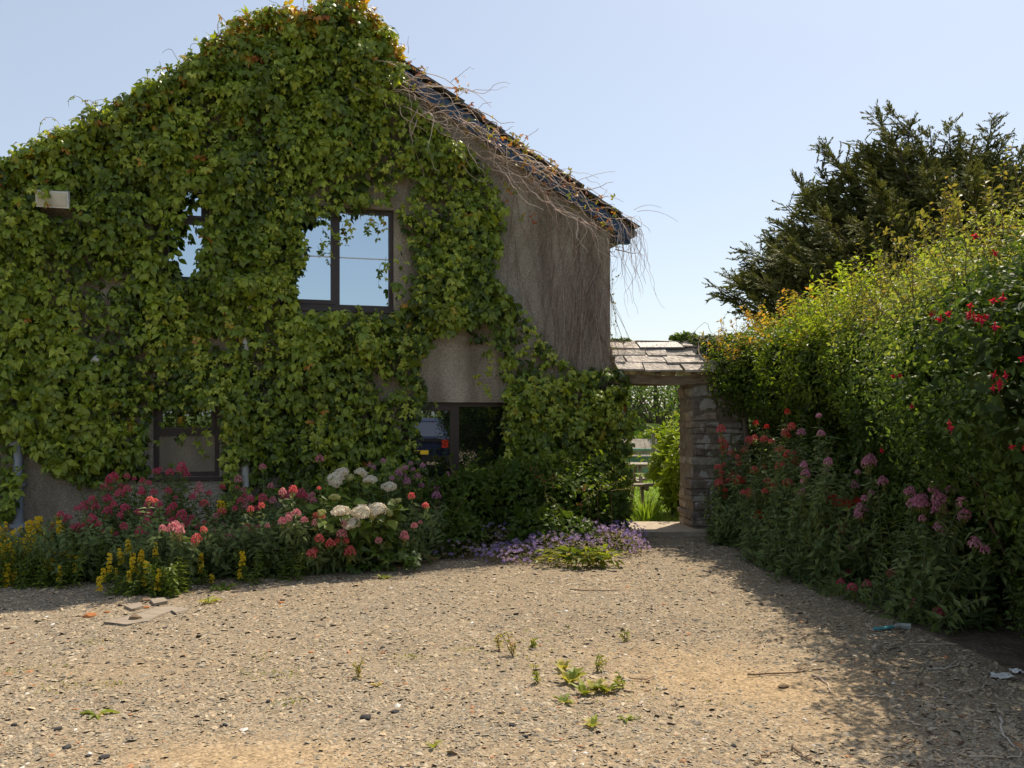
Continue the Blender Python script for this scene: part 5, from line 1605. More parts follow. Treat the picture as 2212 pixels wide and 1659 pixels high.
for e in fl:
    foot = np.array([-1.7 + (e[0] + 1.7) * .5, 9.5 + (e[1] - 9.5) * .4, 0]); pts = np.linspace(foot, e, 5); mb.tube(pts, .007, .005, 5, (.12, .13, .05))
    for f in (.45, .6, .75, .88, .97):
        p = foot + (e - foot) * f
        an0 = rng.uniform(0, 6)
        for sg in (0, math.pi):
            LP.append(p); LT.append(np.array([math.cos(an0 + sg), math.sin(an0 + sg), .1])); LN.append(UP * 1.0 + NO * .3 + rng.normal(0, .28, 3)); LS.append(rng.uniform(.10, .165))
link('stems', mb.mesh('hydrangea_stems', M['stem']), hyd, kind='stuff')
LP, LT, LN, LS = map(np.array, (LP, LT, LN, LS)); n = len(LP)
LMH = [leaf_mesh('hydrangea_leaf', M['leaf'], np.zeros((1, 3)), np.array([[0, 1., 0]]), np.array([[0, 0, 1.]]), 1.0, mixcol(np.array([i / 5]), HLV), BIG, .8) for i in range(6)]
idx = np.argsort(LP[:, 1] - LP[:, 2] * .8)
for i in idx[:280]:
    link('leaf', LMH[rng.integers(0, 6)], hyd, M=frame_mat(LP[i], LT[i], LN[i], LS[i]))
r_ = idx[280:]
if len(r_):
    link('foliage', leaf_mesh('hydrangea_foliage', M['leaf'], LP[r_], LT[r_], LN[r_], LS[r_], mixcol(rng.random(len(r_)), HLV), BIG, .8), hyd, kind='stuff')

# creeper suckers sprawling at the bed edge below the hydrangea
sk = thing('creeper_sucker', 'low five leaved creeper seedlings sprawling on the gravel below the hydrangea', 'plant', (-1.4, 9.15, 0))
n = 120; P = np.stack([rng.uniform(-1.85, -.95, n), rng.uniform(8.95, 9.5, n), rng.uniform(.03, .26, n)], 1)
link('foliage', leaf_mesh('sucker_foliage', M['creeper'], P, rng.normal(0, .6, (n, 3)) - UP * .2 - np.array([0, .5, 0]), UP + rng.normal(0, .35, (n, 3)) - np.array([0, .4, 0]), rng.uniform(.06, .11, n), mixcol(rng.random(n), [(.05, .09, .015), (.08, .14, .02), (.14, .20, .03)]), PALM), sk, kind='stuff')
mb = MB()
for i in range(14):
    a = P[rng.integers(0, n)]; mb.tube([(a[0] * .6 - .55, 9.5, .0), (a + np.array([-.4 * a[0] - .55, 9.5, 0])) / 2 * np.array([1, 1, .4]) + np.array([.2 * a[0], 0, .05]), a], .004, .002, 3, (.14, .10, .05))
link('stems', mb.mesh('sucker_stems', M['stem']), sk, kind='stuff')

# small leaved shrub under the right window, with sunlit rose sprays
RB = [(-.55, 10.75, .45, .55, .45, .48), (.1, 10.9, .5, .55, .45, .52), (.75, 11.0, .45, .5, .45, .5), (-.75, 10.2, .25, .45, .4, .28), (.45, 10.4, .22, .55, .4, .26), (1.1, 11.2, .35, .35, .35, .45)]
shrub('rose_bush', 'dark small leaved rose bush under the lower right window', 'shrub', (.1, 10.9, 0), RB, 15000, (.035, .065), [DG[1], DG[2], DG[3], BG[1]], 61, 'gloss_leaf', ninner=700, nl=18, shoot=(60, .22, 8, [DG[2], BG[0], BG[1]]), wid=.62, tmpl=LEAF6)
sp_ = thing('rose_spray', 'arching sunlit rose shoots with red tips in front of the creeper', 'flowering shrub', (.6, 10.3, 0))
P0 = [A(px, py, 10.45) for px, py in ((1195, 1130), (1215, 1120), (1235, 1130), (1255, 1085), (1290, 1060), (1205, 1150), (1165, 1150), (1180, 1080), (1270, 1050), (1175, 1110), (1320, 1060), (1225, 1150))]
D0 = [np.array([-.25 + rng.normal(0, .3), -.1, 1.0]) for _ in P0]
D0[3:5] = [np.array([.9, 0, .5]), np.array([.8, 0, .3])]; D0[8] = np.array([.9, 0, .35]); D0[10] = np.array([.9, 0, .1])
ls, sm = shoots(P0, D0, .34, 16, (.03, .055), [(.10, .13, .03), (.19, .22, .05), (.28, .30, .10)], LEAF6, .6, .12)  # paler palette than the bush, sunlight put into the shoot leaves
link('foliage', soup_mesh('spray_foliage', [ls], M['gloss_leaf']), sp_, kind='stuff')
for p in P0:
    sm.tube([(p[0] * .9 + .1, p[1] + .15, .0), ((p[0] + .02), p[1] + .1, p[2] * .5), p], .005, .004, 4, (.14, .09, .05))
link('stems', sm.mesh('spray_stems', M['stem']), sp_, kind='stuff')
n = 40; tp = np.array([A(px, py, 10.4) for px, py in ((1155, 1010), (1165, 1030), (1180, 1045), (1195, 1035), (1205, 1060), (1262, 1055), (1250, 1090), (1215, 1110))])[rng.integers(0, 8, n)] + rng.normal(0, .022, (n, 3))
link('red_tips', leaf_mesh('red_tips', M['leaf'], tp, rng.normal(0, .6, (n, 3)) + UP * .5, rng.normal(0, 1, (n, 3)), rng.uniform(.025, .04, n), mixcol(rng.random(n), [(.35, .05, .04), (.40, .12, .06)]), LEAF2, .4), sp_, kind='stuff')

# bellflower carpet
def bellflower(label, blobs, nl, nf, base):
    t = thing('bellflower', label, 'flowering plant', base, 'violet bellflower patches')
    S = [bush_foliage(blobs, nl, (.022, .042), [(.09, .11, .04), (.15, .16, .06), (.26, .22, .12), (.32, .22, .18)], None, '', LEAF2, .7, .35, .22, 71)]
    link('foliage', soup_mesh('bellflower_foliage', S, M['leaf']), t, kind='stuff')
    P, nr = ellip_points(blobs, nf, .4, .04, 72)
    P = P + nr * .02 + UP * rng.uniform(0, .05, (len(P), 1))
    V = []; T = []; C = []; k = 0
    for p, d in zip(P, nz(nr * .6 + UP * .4 - np.array([0, .35, 0]) + rng.normal(0, .35, nr.shape))):
        a = nz(np.cross(d, [.3, .5, .8])); b = np.cross(d, a); r = rng.uniform(.016, .028)
        c = mixcol(np.array([rng.random()]), [(.30, .22, .60), (.42, .32, .70), (.56, .46, .76), (.66, .50, .62)])[0]
        V.append(p - d * r * .4); C.append(c * .7); o0 = k; k += 1
        for q in range(5):
            an = q * 1.2566
            V += [p + r * .45 * (math.cos(an - .45) * a + math.sin(an - .45) * b), p + r * 1.1 * (math.cos(an) * a + math.sin(an) * b) + d * r * .25, p + r * .45 * (math.cos(an + .45) * a + math.sin(an + .45) * b)]
            C += [c] * 3; T += [(o0, k, k + 1), (o0, k + 1, k + 2)]; k += 3
    link('flowers', mesh_tris('bellflowers', np.array(V), np.array(T), np.array(C), False, M['petal']), t, kind='stuff')
bellflower('low carpet of violet bellflowers spilling onto the gravel before the gateway', [(.05, 9.75, .02, .42, .38, .13), (.55, 9.95, .04, .5, .45, .19), (1.05, 10.35, .04, .5, .45, .2), (1.3, 10.9, .04, .32, .45, .2), (.7, 10.4, .05, .5, .4, .24)], 12000, 2900, (.7, 10.1, 0))
bellflower('shaded violet bellflowers climbing into the dark rose bush', [(.3, 10.55, .22, .32, .25, .22), (-.15, 10.35, .12, .35, .25, .16), (-.7, 9.95, .08, .35, .25, .1)], 2500, 330, (.2, 10.5, 0))
hb = thing('hellebore', 'yellow green leafy clump at the front of the violet bellflowers', 'plant', (.75, 9.3, 0))
n = 230; P = np.stack([rng.normal(.75, .18, n), rng.normal(9.32, .1, n), rng.uniform(.03, .17, n)], 1); dd = nz(P - np.array([.75, 9.45, -.1]))
LMB = [leaf_mesh('hellebore_leaf', M['gloss_leaf'], np.zeros((1, 3)), np.array([[0, 1., 0]]), np.array([[0, 0, 1.]]), 1.0, mixcol(np.array([i / 5]), [(.08, .12, .015), (.15, .20, .025), (.24, .27, .04), (.30, .28, .05)]), BIG, .42) for i in range(6)]
for i in range(n):
    link('leaf', LMB[rng.integers(0, 6)], hb, M=frame_mat(P[i], dd[i] + rng.normal(0, .35, 3) - UP * .3, UP + rng.normal(0, .4, 3), rng.uniform(.08, .14)))

#################################################################### THINGS ON THE GRAVEL
# gravel chips
def on_drive(x, y):
    return drive_z(np.atleast_1d(np.asarray(x, float)), np.atleast_1d(np.asarray(y, float)))
n = 136000
yy = 3.2 + 8.9 * rng.random(n) ** 1.55
hw = yy * .62
xx = rng.uniform(-1, 1, n) * hw
ok = (xx < 3.9) & (xx > -7)
xx, yy = xx[ok], yy[ok]
dm = dirt_at(xx, yy)
P2 = np.stack([xx, yy, xx * 0], 1)
ok = rng.random(len(xx)) > np.clip(dm * .95 + .75 * (fbm(P2, 1.7, 77) - .42), 0, .95)
bed = in_poly(xx, yy, [(-6.5, 8.5), (-4.7, 8.8), (-3.3, 9.0), (-2.3, 9.8), (-.9, 10.4), (.2, 10.5), (1.25, 10.9), (1.3, 11.95), (-6.4, 9.75)])
ok &= ~bed
xx, yy = xx[ok], yy[ok]; n = len(xx)
OCT = np.array([[1, 0, 0], [.25, .9, .05], [-.75, .6, 0], [-.8, -.55, .05], [.2, -.95, 0], [.1, .05, 1], [0, 0, -1]], float)
OT = np.array([(0, 1, 5), (1, 2, 5), (2, 3, 5), (3, 4, 5), (4, 0, 5)])
sz = np.clip(rng.lognormal(math.log(.0093), .52, n), .004, .034) * (.75 + .25 * yy / 6)
el = rng.uniform(.42, .9, n); fl_ = rng.uniform(.16, .40, n)
V = OCT[None, :6] * np.stack([np.ones(n), el, fl_], 1)[:, None, :] * (1 + rng.normal(0, .16, (n, 6, 3)))
rx, ry_, rz = rng.normal(0, .28, n), rng.normal(0, .28, n), rng.uniform(0, 6.283, n)
def rot_axis(V, ang, i, j):
    c, s = np.cos(ang)[:, None], np.sin(ang)[:, None]
    a, b = V[..., i].copy(), V[..., j].copy()
    V[..., i] = c * a - s * b; V[..., j] = s * a + c * b
rot_axis(V, rx, 1, 2); rot_axis(V, ry_, 0, 2); rot_axis(V, rz, 0, 1)
V = V * sz[:, None, None]
zz = drive_z(xx, yy)
V += np.stack([xx, yy, zz + .001], 1)[:, None, :]
kind = rng.random(n)
c = mixcol(kind, [(.20, .172, .132), (.26, .222, .165), (.305, .26, .19), (.36, .295, .205), (.42, .32, .195), (.46, .39, .285)])
warm = (rng.random(n) < .02)[:, None]; c = np.where(warm, np.array([.38, .19, .09]), c)
pale = (rng.random(n) < .006)[:, None]; c = np.where(pale, np.array([.62, .59, .54]), c)
T = (OT[None] + (np.arange(n) * 6)[:, None, None]).reshape(-1, 3)
o = link('gravel', mesh_tris('gravel', V.reshape(-1, 3), T, np.repeat(c, 6, 0), False, M['gravel'])); o['kind'] = 'stuff'

def rock_mesh(seed, flat=.55, mat='rock'):
    bm = bmesh.new(); bmesh.ops.create_icosphere(bm, subdivisions=2, radius=1)
    r0 = np.random.default_rng(seed); pl = [(nz(r0.normal(size=3)), r0.uniform(.55, .85)) for _ in range(9)]
    for v in bm.verts:
        for nn, dd in pl:
            k = float(np.dot(nn, v.co))
            if k > dd:
                v.co -= Vector(nn * (k - dd))
        v.co *= 1 + r0.normal(0, .025)
        v.co.z *= flat
    me = bpy.data.meshes.new('rock'); bm.to_mesh(me); bm.free(); me.materials.append(M[mat]); return me
RK = [rock_mesh(i, .45 + .1 * (i % 3)) for i in range(6)]
rocks = [(619.5 + a * .36, 1195 + b * .36, r * .36) for a, b, r in ((480, 975, 46), (650, 948, 28), (550, 957, 17), (263, 912, 20), (1355, 1038, 30), (1145, 1082, 21), (1280, 1042, 16), (1430, 1107, 25), (1480, 1082, 17), (575, 562, 22), (1175, 562, 18), (1185, 790, 13), (1055, 910, 10), (60, 637, 18), (1770, 126, 9), (690, 1280, 18), (530, 750, 10), (1640, 1040, 16))]
rocks += [(a * .28, 1195 + b * .28, r * .28) for a, b, r in ((810, 1562, 50), (680, 1562, 30), (520, 1496, 40), (1020, 1432, 22), (1740, 1310, 30), (2070, 1132, 26), (1270, 566, 22), (1215, 622, 20), (1290, 1022, 18), (1385, 1022, 20), (450, 1356, 40), (110, 1326, 30), (575, 1332, 18), (830, 835, 22), (1560, 695, 16), (60, 1290, 24), (1650, 1350, 16))]
rocks += [(1416 + a * .36, 1106 + b * .36, r * .36) for a, b, r in ((470, 1388, 22), (325, 780, 14), (755, 780, 16), (130, 705, 13), (860, 785, 14), (200, 1380, 14), (95, 1385, 14), (1140, 995, 12))]
LAB = {0: 'largest dark angular stone lying alone on the gravel, left of centre', 1: 'flat grey stone just right of the largest angular stone', 2: 'small dark stone touching the largest angular stone', 3: 'dark stone left of the largest angular stone',
       4: 'widest dark stone in the cluster below the dock weeds', 5: 'blackest stone left of the cluster below the dock weeds', 6: 'dark stone between the blackest stone and the widest one', 7: 'grey rounded stone at the front of the cluster below the docks', 8: 'dark stone at the right end of the cluster below the docks',
       9: 'grey stone alone on the upper gravel left of the stalk weeds', 10: 'pale grey stone beside the low orange stalk weed', 11: 'small black stone midway between the docks and the yellow weed leaf', 13: 'dark stone pair member above the pale yellow weed leaf', 14: 'tiny black stone in front of the yellow green hellebore', 15: 'dark stone cut by the bottom edge below the largest stone',
       18: 'slate coloured flat stone near the bottom left corner', 19: 'smaller grey stone left of the slate coloured flat stone', 20: 'dark stone above the flat stone at bottom left', 23: 'dark round stone above the bare dirt at bottom left', 28: 'flattest dark stone at the far left of the gravel', 29: 'dark stone nearest the left edge of the picture', 24: 'dark stone right of the brown rock', 
       35: 'round dark stone low on the bare dirt near the shadow', 36: 'small dark stone near the short pale twig', 37: 'dark stone in the sun close to the hedge shadow', 39: 'dark stone at the shadow edge beside the yellow twig'}
for i, (px, py, r) in enumerate(rocks):
    p = G(px, py + r * .45); w = max(r * p[1] / FOC, .010)
    p[2] = on_drive(p[0], p[1])[0] + w * .22
    o = solo('loose_stone', RK[i % 6], LAB.get(i, 'dark loose stone lying on the gravel drive'), 'stone', 'dark stones on the gravel',
             Matrix.Translation(Vector(p)) @ Matrix.Rotation(rng.uniform(0, 6), 4, 'Z') @ Matrix.Diagonal((w, w * rng.uniform(.6, .9), w * rng.uniform(.7, 1), 1)))
def placed(name, label, cat, px, py, w, me, sq=(1, .7, .7), rz=None, group=None):
    p = G(px, py); p[2] = on_drive(p[0], p[1])[0] + w * .2
    return solo(name, me, label, cat, group, Matrix.Translation(Vector(p)) @ Matrix.Rotation(rng.uniform(0, 6) if rz is None else rz, 4, 'Z') @ Matrix.Diagonal((w * sq[0], w * sq[1], w * sq[2], 1)))
placed('brown_rock', 'rounded brown rock sitting on the flat slab at the left', 'stone', 293, 1340, .062, rock_mesh(31, .8, 'tan_rock'), (1, .8, .9), .3)
placed('tan_rock', 'tan rock behind the slab at the foot of the yellow loosestrife', 'stone', 316, 1298, .055, rock_mesh(32, .6, 'tan_rock'), (1, .7, .8))
BRK = rock_mesh(33, .5, 'brick')
placed('brick_shard', 'largest orange brick shard, left of the flat slab', 'brick piece', 194, 1332, .062, BRK, (1, .6, .8), .4)
placed('brick_shard', 'small orange brick shard just left of the brown rock', 'brick piece', 253, 1347, .036, BRK, (1, .5, .5), .1)
placed('brick_shard', 'thin orange brick sliver beside the largest shard', 'brick piece', 231, 1323, .036, BRK, (1, .4, .4), 0)
placed('brick_shard', 'flat orange brick piece in the shade behind the slab', 'brick piece', 315, 1312, .04, BRK, (1, .5, .4), 0)
placed('brick_shard', 'lone orange chip on the gravel below the pink valerian', 'brick piece', 607, 1302, .035, BRK, (1, .5, .4), 0)
placed('brick_shard', 'orange chip lying out on the open gravel', 'brick piece', 672, 1410, .022, BRK, (1, .6, .4), 0)
placed('dry_clod', 'dry brown clod of earth on the bare dirt at the right', 'clod', 1690, 1482, .045, rock_mesh(35, .5, 'tan_rock'), (1, .6, .5), .2)
pts = [G(px, py)[:2] for px, py in ((226, 1347), (250, 1350), (276, 1351), (300, 1347), (322, 1345), (345, 1334), (368, 1324), (383, 1318), (374, 1312), (352, 1315), (333, 1316), (312, 1325), (292, 1330), (262, 1337))]
solo('slate_slab', flat_stone(pts, -.03, .014, .012).mesh('slate_slab', M['slab']), 'flat grey slate slab at the edge of the shadow on the left', 'slab')
for lab, q in (('thin slate flake leaning on the right end of the flat slab', ((368, 1322), (392, 1315), (412, 1320), (388, 1328))), ('slate flake in the shade behind the flat slab', ((270, 1312), (300, 1306), (312, 1313), (284, 1320))), ('slate flake under the tan rock by the yellow loosestrife', ((322, 1300), (352, 1297), (360, 1304), (334, 1308)))):
    solo('slate_flake', flat_stone([G(*a)[:2] for a in q], -.02, .018, .012).mesh('slate_flake', M['slab']), lab, 'slate')

# weeds
def weed(label, px, py, n, size, stops, wid=.4, upright=.8, cat='weed', tmpl=BIG):
    b = G(px, py); b[2] = on_drive(b[0], b[1])[0]
    t = thing('weed', label, cat, b, 'weeds on the gravel')
    ms = [leaf_mesh('weed_leaf', M['leaf'], np.zeros((1, 3)), np.array([[0, 1., 0]]), np.array([[0, 0, 1.]]), 1.0, mixcol(np.array([i / 3]), stops), tmpl, wid) for i in range(4)]
    for i in range(n):
        an = i * 2.4 + rng.normal(0, .3); u = upright * rng.uniform(.6, 1.3)
        tp = np.array([math.cos(an), math.sin(an), u]); nr_ = np.array([-math.cos(an) * u, -math.sin(an) * u, 1.0])
        size_ = size * 1.2
        link('leaf', ms[rng.integers(0, 4)], t, M=frame_mat(b + np.array([math.cos(an), math.sin(an), 0]) * size * .1, tp, nr_, size_ * rng.uniform(.6, 1.1)))
WG = [(.17, .22, .03), (.26, .31, .04), (.35, .36, .06), (.42, .38, .10)]
WY = [(.28, .28, .06), (.38, .34, .08), (.46, .32, .09)]
weed('largest broad leaved dock weed growing in the bare dirt', 1232, 1475, 15, .105, WG, .42, 1.1)
weed('upright leafy dock weed just behind the largest dock', 1215, 1448, 9, .08, WG, .42, 1.0)
weed('leafy weed between two dead twigs in the bare dirt', 1262, 1502, 9, .07, WG, .45, 1.0)
weed('bushy weed at the right of the dock group', 1308, 1496, 14, .085, WG, .5, .9)
weed('broad leaf pair at the right of the dock group, back row', 1285, 1492, 6, .085, WG, .5, 1.3)
weed('flat weed at the front of the dock group on a dark twig', 1218, 1518, 8, .07, WG, .4, .5)
weed('small weed below the dock group near the dark stones', 1280, 1570, 7, .055, WG, .5, .8)
weed('thin flat weed right of the small weed near the dark stones', 1350, 1552, 6, .055, WG, .4, .3)
weed('tiny seedling at the bottom edge of the gravel', 935, 1612, 5, .05, WG, .45, .8)
weed('plucked green leaf spray lying on the left gravel', 210, 1545, 6, .085, WG, .35, .15)
weed('flat dandelion rosette in the sun at the shadow edge', 450, 1303, 11, .10, WG, .35, .35)
weed('dark dandelion rosette in the shade of the bed', 482, 1272, 11, .12, [DG[2], BG[0], BG[1]], .4, .35)  # darker palette than the rosette in the sun, shade put into leaf colour
weed('pale yellow weed leaf on the middle of the gravel', 815, 1482, 5, .05, WY, .5, .4)
weed('low clover like weed at the corner of the bed edge', 830, 1248, 8, .08, WG, .5, .6)
def stalk(label, px, py, h, stops, k=12):
    b = G(px, py); b[2] = on_drive(b[0], b[1])[0]
    t = thing('stalk_weed', label, 'weed', b, 'wispy stalks on the gravel')
    ls, sm = shoots([b] * 3, [np.array([rng.normal(0, .25), rng.normal(0, .2), 1]) for _ in range(3)], h, k, (.02, .04), stops, LEAF2, .45)
    link('foliage', soup_mesh('stalk_leaves', [ls], M['leaf']), t, kind='stuff'); link('stem', sm.mesh('stalk_stem', M['stem']), t)
stalk('tallest wispy yellow stalk weed near the middle of the gravel', 1108, 1418, .17, WY, 16)
stalk('short orange stalk weed left of the tallest stalk', 1078, 1402, .10, WY)
stalk('small stalk weed alone on the sandy patch at the right', 1352, 1382, .07, WG)
stalk('thin stalk weed left of the dock group', 1162, 1478, .11, WG)
stalk('dry stalk weed on the gravel left of centre', 775, 1466, .10, WY)
stalk('wispy stalk right of the dock group', 1345, 1488, .09, WG)
stalk('wispy stalk behind the dock group', 1290, 1450, .08, WG)
stalk('small stalk weed beside the low orange stalk', 1150, 1398, .06, WG)
n = 1100      # moss and tiny seedlings that nobody could count
cs = [(565, 1420, .12), (540, 1460, .09), (615, 1455, .08), (55, 1445, .1), (145, 1485, .09), (240, 1480, .07), (205, 1385, .06), (1155, 1395, .25), (1105, 1425, .2), (1180, 1360, .15), (1290, 1560, .2), (1370, 1500, .2), (620, 1515, .06), (1020, 1400, .08), (880, 1420, .07)]
ci = rng.integers(0, len(cs), n); b = np.array([G(a, c_) for a, c_, _ in cs])[ci]; rr = np.array([q[2] for q in cs])[ci]
P = b + np.stack([rng.normal(0, 1, n) * rr, rng.normal(0, .7, n) * rr, np.zeros(n)], 1); P[:, 2] = drive_z(P[:, 0], P[:, 1])
o = link('moss', leaf_mesh('moss', M['leaf'], P, rdir(n) + UP * .7, rdir(n) + UP, rng.uniform(.008, .022, n), mixcol(rng.random(n), WG[:3] + [WY[1]]), LEAF2, .5)); o['kind'] = 'stuff'

# twigs
def twig(pxs, r, col, label, zlift=.008, fork=False):
    P = []
    for px, py in pxs:
        q = G(1416 + px * .36, 1106 + py * .36); q[2] = on_drive(q[0], q[1])[0] + zlift; P.append(q)
    P = np.array(P); t = np.linspace(0, len(P) - 1, 9); i = np.minimum(t.astype(int), len(P) - 2)
    pts = P[i] + (P[i + 1] - P[i]) * (t - i)[:, None] + rng.normal(0, .006, (9, 3)) * np.array([1, 1, .6]); pts[:, 2] = np.maximum(pts[:, 2], zlift * .6)
    mb = MB(); mb.tube(pts, r, r * .55, 5, col)
    if fork:
        mb.tube([pts[5], pts[5] + (pts[7] - pts[5]) * .6 + np.array([.03, .05, .012])], r * .6, r * .3, 4, col)
    solo('twig', mb.mesh('twig', M['stem']), label, 'twig', 'dry twigs on the gravel')
PT, DT = (.50, .40, .30), (.13, .09, .065)
twig([(275, 712), (330, 720), (385, 712)], .008, PT, 'short pale twig alone on the sunny sandy patch')
twig([(850, 925), (960, 900), (1100, 892)], .006, PT, 'pale curved twig crossing the shadow edge')
twig([(545, 980), (780, 972), (1000, 945)], .006, DT, 'longest dark twig on the sunny dirt', fork=True)
twig([(940, 985), (1030, 1030), (1045, 1085)], .006, PT, 'hooked twig just below the longest dark twig')
twig([(1210, 1115), (1330, 1112), (1420, 1140)], .006, PT, 'slightly bent twig inside the shadow edge')
twig([(1620, 955), (1730, 950), (1830, 925)], .008, (.5, .45, .38), 'pale forked stick in the shade left of the white litter', fork=True)
twig([(1540, 797), (1800, 800), (2035, 800)], .005, PT, 'long straight thin twig in the shade below the fuchsia')
twig([(1820, 1095), (1940, 1070), (1990, 1030)], .006, PT, 'curved twig below the white litter')
twig([(1480, 1250), (1580, 1290), (1640, 1290)], .005, PT, 'thin pale twig low in the shade, right of the shadow edge')
twig([(2080, 1250), (2085, 1330), (2150, 1420)], .007, (.5, .45, .38), 'curved pale stick at the lower right corner')
twig([(590, 1500), (690, 1450), (760, 1440)], .006, (.36, .25, .15), 'brown twig at the bottom edge of the dirt')
twig([(820, 1400), (880, 1470), (960, 1520)], .006, DT, 'dark twig running down to the bottom edge', fork=True)
twig([(1700, 1080), (1700, 1100), (1680, 1130)], .006, PT, 'short upright looking twig stub in the shade')
twig([(1260, 675), (1305, 715)], .006, PT, 'short pale twig touching the turquoise twine')
twig([(855, 770), (930, 735)], .006, PT, 'short yellow twig beside a dark stone at the shadow edge')
twig([(1410, 960), (1460, 1010)], .005, PT, 'short slanting twig in the middle of the shade')
twig([(1870, 1480), (2050, 1485), (2200, 1465)], .006, PT, 'long thin twig along the bottom right edge')
twig([(100, 1165), (140, 1145)], .006, PT, 'tiny pale twig on the sunny dirt at the left')
twig([(690, 650), (725, 665)], .006, PT, 'small orange twig in the sun near the hedge shadow')
twig([(640, 825), (670, 765)], .004, PT, 'fine straw lying in the sun near the hedge shadow')
twig([(-520, 470), (-350, 475), (-220, 478)], .005, DT, 'thin dark twig left of the dock weeds')
twig([(-470, 1120), (-330, 1050), (-120, 1090)], .007, DT, 'dark bent twig under the dock weeds', fork=True)
twig([(-160, 1000), (-60, 1010), (0, 985)], .006, (.3, .2, .13), 'brown twig behind the dock weeds')
for i in range(46):
    px = rng.uniform(900, 2180); py = rng.uniform(820, 1530)
    if px < 1000 + (py - 820) * .6:
        px += 500
    an = rng.uniform(0, 3.14); l = rng.uniform(40, 110)
    twig([(px, py), (px + l * .5 * math.cos(an) + rng.normal(0, 8), py + l * .2 * math.sin(an)), (px + l * math.cos(an), py + l * .4 * math.sin(an))], rng.uniform(.003, .005), PT if rng.random() < .6 else DT, 'thin dry twig lying in the hedge shadow on the gravel')
# dry stalks standing at the hedge foot
mb = MB()
for a, b in (((1490, 618), (1425, 485)), ((1500, 620), (1470, 490)), ((1500, 625), (1430, 590))):
    q = G(1416 + a[0] * .36, 1106 + a[1] * .36); e = A(1416 + b[0] * .36, 1106 + b[1] * .36, q[1] - .05)
    mb.tube([q, (q + e) / 2 + rng.normal(0, .02, 3), e], .006, .003, 4, (.40, .34, .24))
solo('dead_stalks', mb.mesh('dead_stalks', M['stem']), 'three bare dead stalks sticking up at the hedge foot', 'stalks')
# turquoise twine and white litter
M['twine'] = plain_mat('turquoise_plastic', (.10, .36, .40), .5, .15, 20, .1, 60, .4)
q = [G(1416 + a * .36, 1106 + b * .36) + np.array([0, 0, on_drive(*G(1416 + a * .36, 1106 + b * .36)[:2])[0] + .02]) for a, b in ((1308, 715), (1340, 716), (1380, 712), (1425, 706))]
mb = MB(); mb.tube(q, .013, .013, 6); tw = solo('twine', mb.mesh('twine', M['twine']), 'piece of turquoise plastic tube lying in the hedge shade', 'litter')
q2 = [q[-1], q[-1] + np.array([.06, .02, .005]), q[-1] + np.array([.13, -.0, 0])]
M['milky'] = plain_mat('milky_plastic', (.35, .38, .36), .5, .15, 20, .1, 60, .4)
mb = MB(); mb.tube(q2, .013, .026, 6); link('tube_end', mb.mesh('tube_end', M['milky']), tw)
def scrap(label, px, py, w, h_):
    b = G(px, py); b[2] = on_drive(b[0], b[1])[0] + .012
    bm = bmesh.new(); bmesh.ops.create_grid(bm, x_segments=6, y_segments=6, size=1)
    for v in bm.verts:
        r = 1 + .35 * math.sin(v.co.x * 5 + v.co.y * 3); v.co.x *= w * r; v.co.y *= h_ * (1 + .3 * math.cos(v.co.x * 40)); v.co.z = abs(rng.normal(0, .012))
    r = bmesh.ops.solidify(bm, geom=bm.faces[:], thickness=.002)
    me = bpy.data.meshes.new('paper'); bm.to_mesh(me); bm.free(); me.materials.append(M['white_plastic'])
    solo('litter', me, label, 'litter', None, Matrix.Translation(Vector(b)) @ Matrix.Rotation(.2, 4, 'Z'))
scrap('larger crumpled white scrap by the near fuchsia', 2165, 1466, .06, .05)
scrap('smaller white scrap right of the larger white scrap', 2195, 1455, .03, .03)

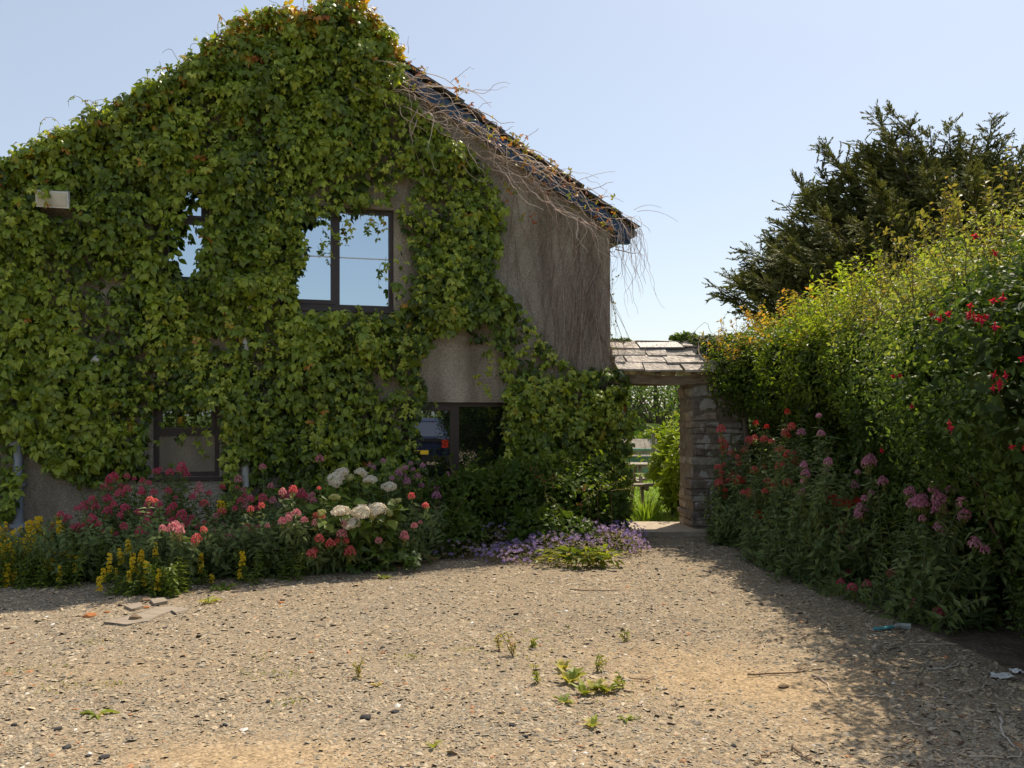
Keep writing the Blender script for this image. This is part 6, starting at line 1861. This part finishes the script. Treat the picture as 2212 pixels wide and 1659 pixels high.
#################################################################### BEHIND THE CAMERA (seen mirrored in the lower window)
car = thing('parked_car', 'dark blue hatchback mirrored in the lower right window', 'car', (5.2, -1.8, 0))
def car_build():
    R = np.array(Matrix.Rotation(math.radians(26), 3, 'Z'))      # local +y is the car's rear
    O = np.array([4.35, .0, 0])
    prof = [(0, .35, .78, .86), (.05, .32, .86, .95), (-.35, .30, .95, 1.42), (-.75, .30, .97, 1.50), (-1.8, .30, .96, 1.50), (-2.4, .30, .93, 1.30), (-2.9, .30, .90, .98), (-3.8, .32, .80, .84), (-4.1, .38, .62, .66)]
    mb = MB(); rings = []
    for y, lo, belt, top in prof:
        hw = .86 if y > -3.7 else .76
        rings.append([(-hw * .93, y, lo), (-hw, y, (lo + belt) / 2), (-hw, y, belt), (-hw * .76, y, top - .03), (-hw * .6, y, top), (hw * .6, y, top), (hw * .76, y, top - .03), (hw, y, belt), (hw, y, (lo + belt) / 2), (hw * .93, y, lo)])
    V = np.array(rings).reshape(-1, 3); T = []; k = 10
    for i in range(len(rings) - 1):
        for j in range(k):
            a, b, c_, d_ = i * k + j, i * k + (j + 1) % k, (i + 1) * k + (j + 1) % k, (i + 1) * k + j
            T += [(a, b, c_), (a, c_, d_)]
    for e in (0, (len(rings) - 1) * k):
        T += [(e, e + j, e + j + 1) for j in range(1, k - 1)]
    put = lambda V: np.asarray(V, float) @ R.T + O
    mb.add(put(V), T)
    M['car_paint'] = plain_mat('dark_blue_paint', (.012, .02, .055), .22, .1, 5, 0, 50, .6)
    M['car_glass'] = glass_mat('car_glass', .35, (.01, .012, .015))
    M['tail'] = plain_mat('red_lens', (.55, .03, .02), .2, .1, 10, 0, 50, .6)
    M['plate'] = plain_mat('yellow_plate', (.72, .52, .03), .45, .1, 10, 0, 50, .4)
    M['rubber'] = plain_mat('rubber', (.02, .02, .02), .8, .2, 10, .2, 50, .2)
    M['alloy'] = plain_mat('alloy', (.5, .5, .52), .35, .1, 10, 0, 50, .5, metallic=.8)
    link('body', mb.mesh('car_body', M['car_paint']), car)
    def quad(name, pts, mat, lift=.012):
        mb = MB(); P = np.array(pts, float); n_ = nz(np.cross(P[1] - P[0], P[2] - P[0])); n_ = n_ if n_[1] > 0 or abs(n_[0]) > .5 else -n_
        Q = np.concatenate([P + n_ * .002, P + n_ * lift]); m = len(P)
        T = [(m, m + i, m + i + 1) for i in range(1, m - 1)] + [t for i in range(m) for t in ((i, (i + 1) % m, m + (i + 1) % m), (i, m + (i + 1) % m, m + i))]
        mb.add(put(Q), T); return link(name, mb.mesh(name, mat), car)
    quad('rear_window', [(-.66, .0, .99), (.66, .0, .99), (.52, -.31, 1.37), (-.52, -.31, 1.37)], M['car_glass'], .02)
    for s_ in (-1, 1):
        quad('tail_light', [(s_ * .80, .06, .70), (s_ * .62, .06, .70), (s_ * .62, .07, .90), (s_ * .80, .06, .93)], M['tail'], .03)
        mb = MB(); mb.box(put([[s_ * .87, -1.55, 1.2]])[0], (.01, 1.7, .3), R); 
        for y in (-.85, -3.25):
            mb = MB(); c0 = np.array([s_ * .78, y, .31]); ang = np.linspace(0, 6.283, 20)
            mb.tube(put([c0 + np.array([s_ * -.10, 0, 0]), c0 + np.array([s_ * .10, 0, 0])]), .31, .31, 20); w_ = link('wheel', mb.mesh('wheel', M['rubber']), car)
            mb = MB(); mb.tube(put([c0 + np.array([s_ * .095, 0, 0]), c0 + np.array([s_ * .112, 0, 0])]), .2, .19, 16); link('rim', mb.mesh('rim', M['alloy']), w_)
    quad('number_plate', [(-.26, .055, .52), (.26, .055, .52), (.26, .055, .63), (-.26, .055, .63)], M['plate'], .03)
    mb = MB(); mb.box(put([[0, .05, .40]])[0], (1.6, .14, .16), R); link('bumper', mb.mesh('bumper', M['rubber']), car)
car_build()
bl = [(x_, -15 + .35 * abs(x_ - 8) + rng.normal(0, .5), 2.0, 2.2, 1.6, rng.uniform(2.2, 2.9)) for x_ in np.arange(-6, 26, 1.7)]
S = [bush_foliage(bl, 26000, (.16, .32), DG[:3] + [DG[1]], None, '', LEAF2, .8, .25, .25, 91)]
o = link('rear_hedge', soup_mesh('rear_hedge', S, M['leaf'])); o['kind'] = 'stuff'
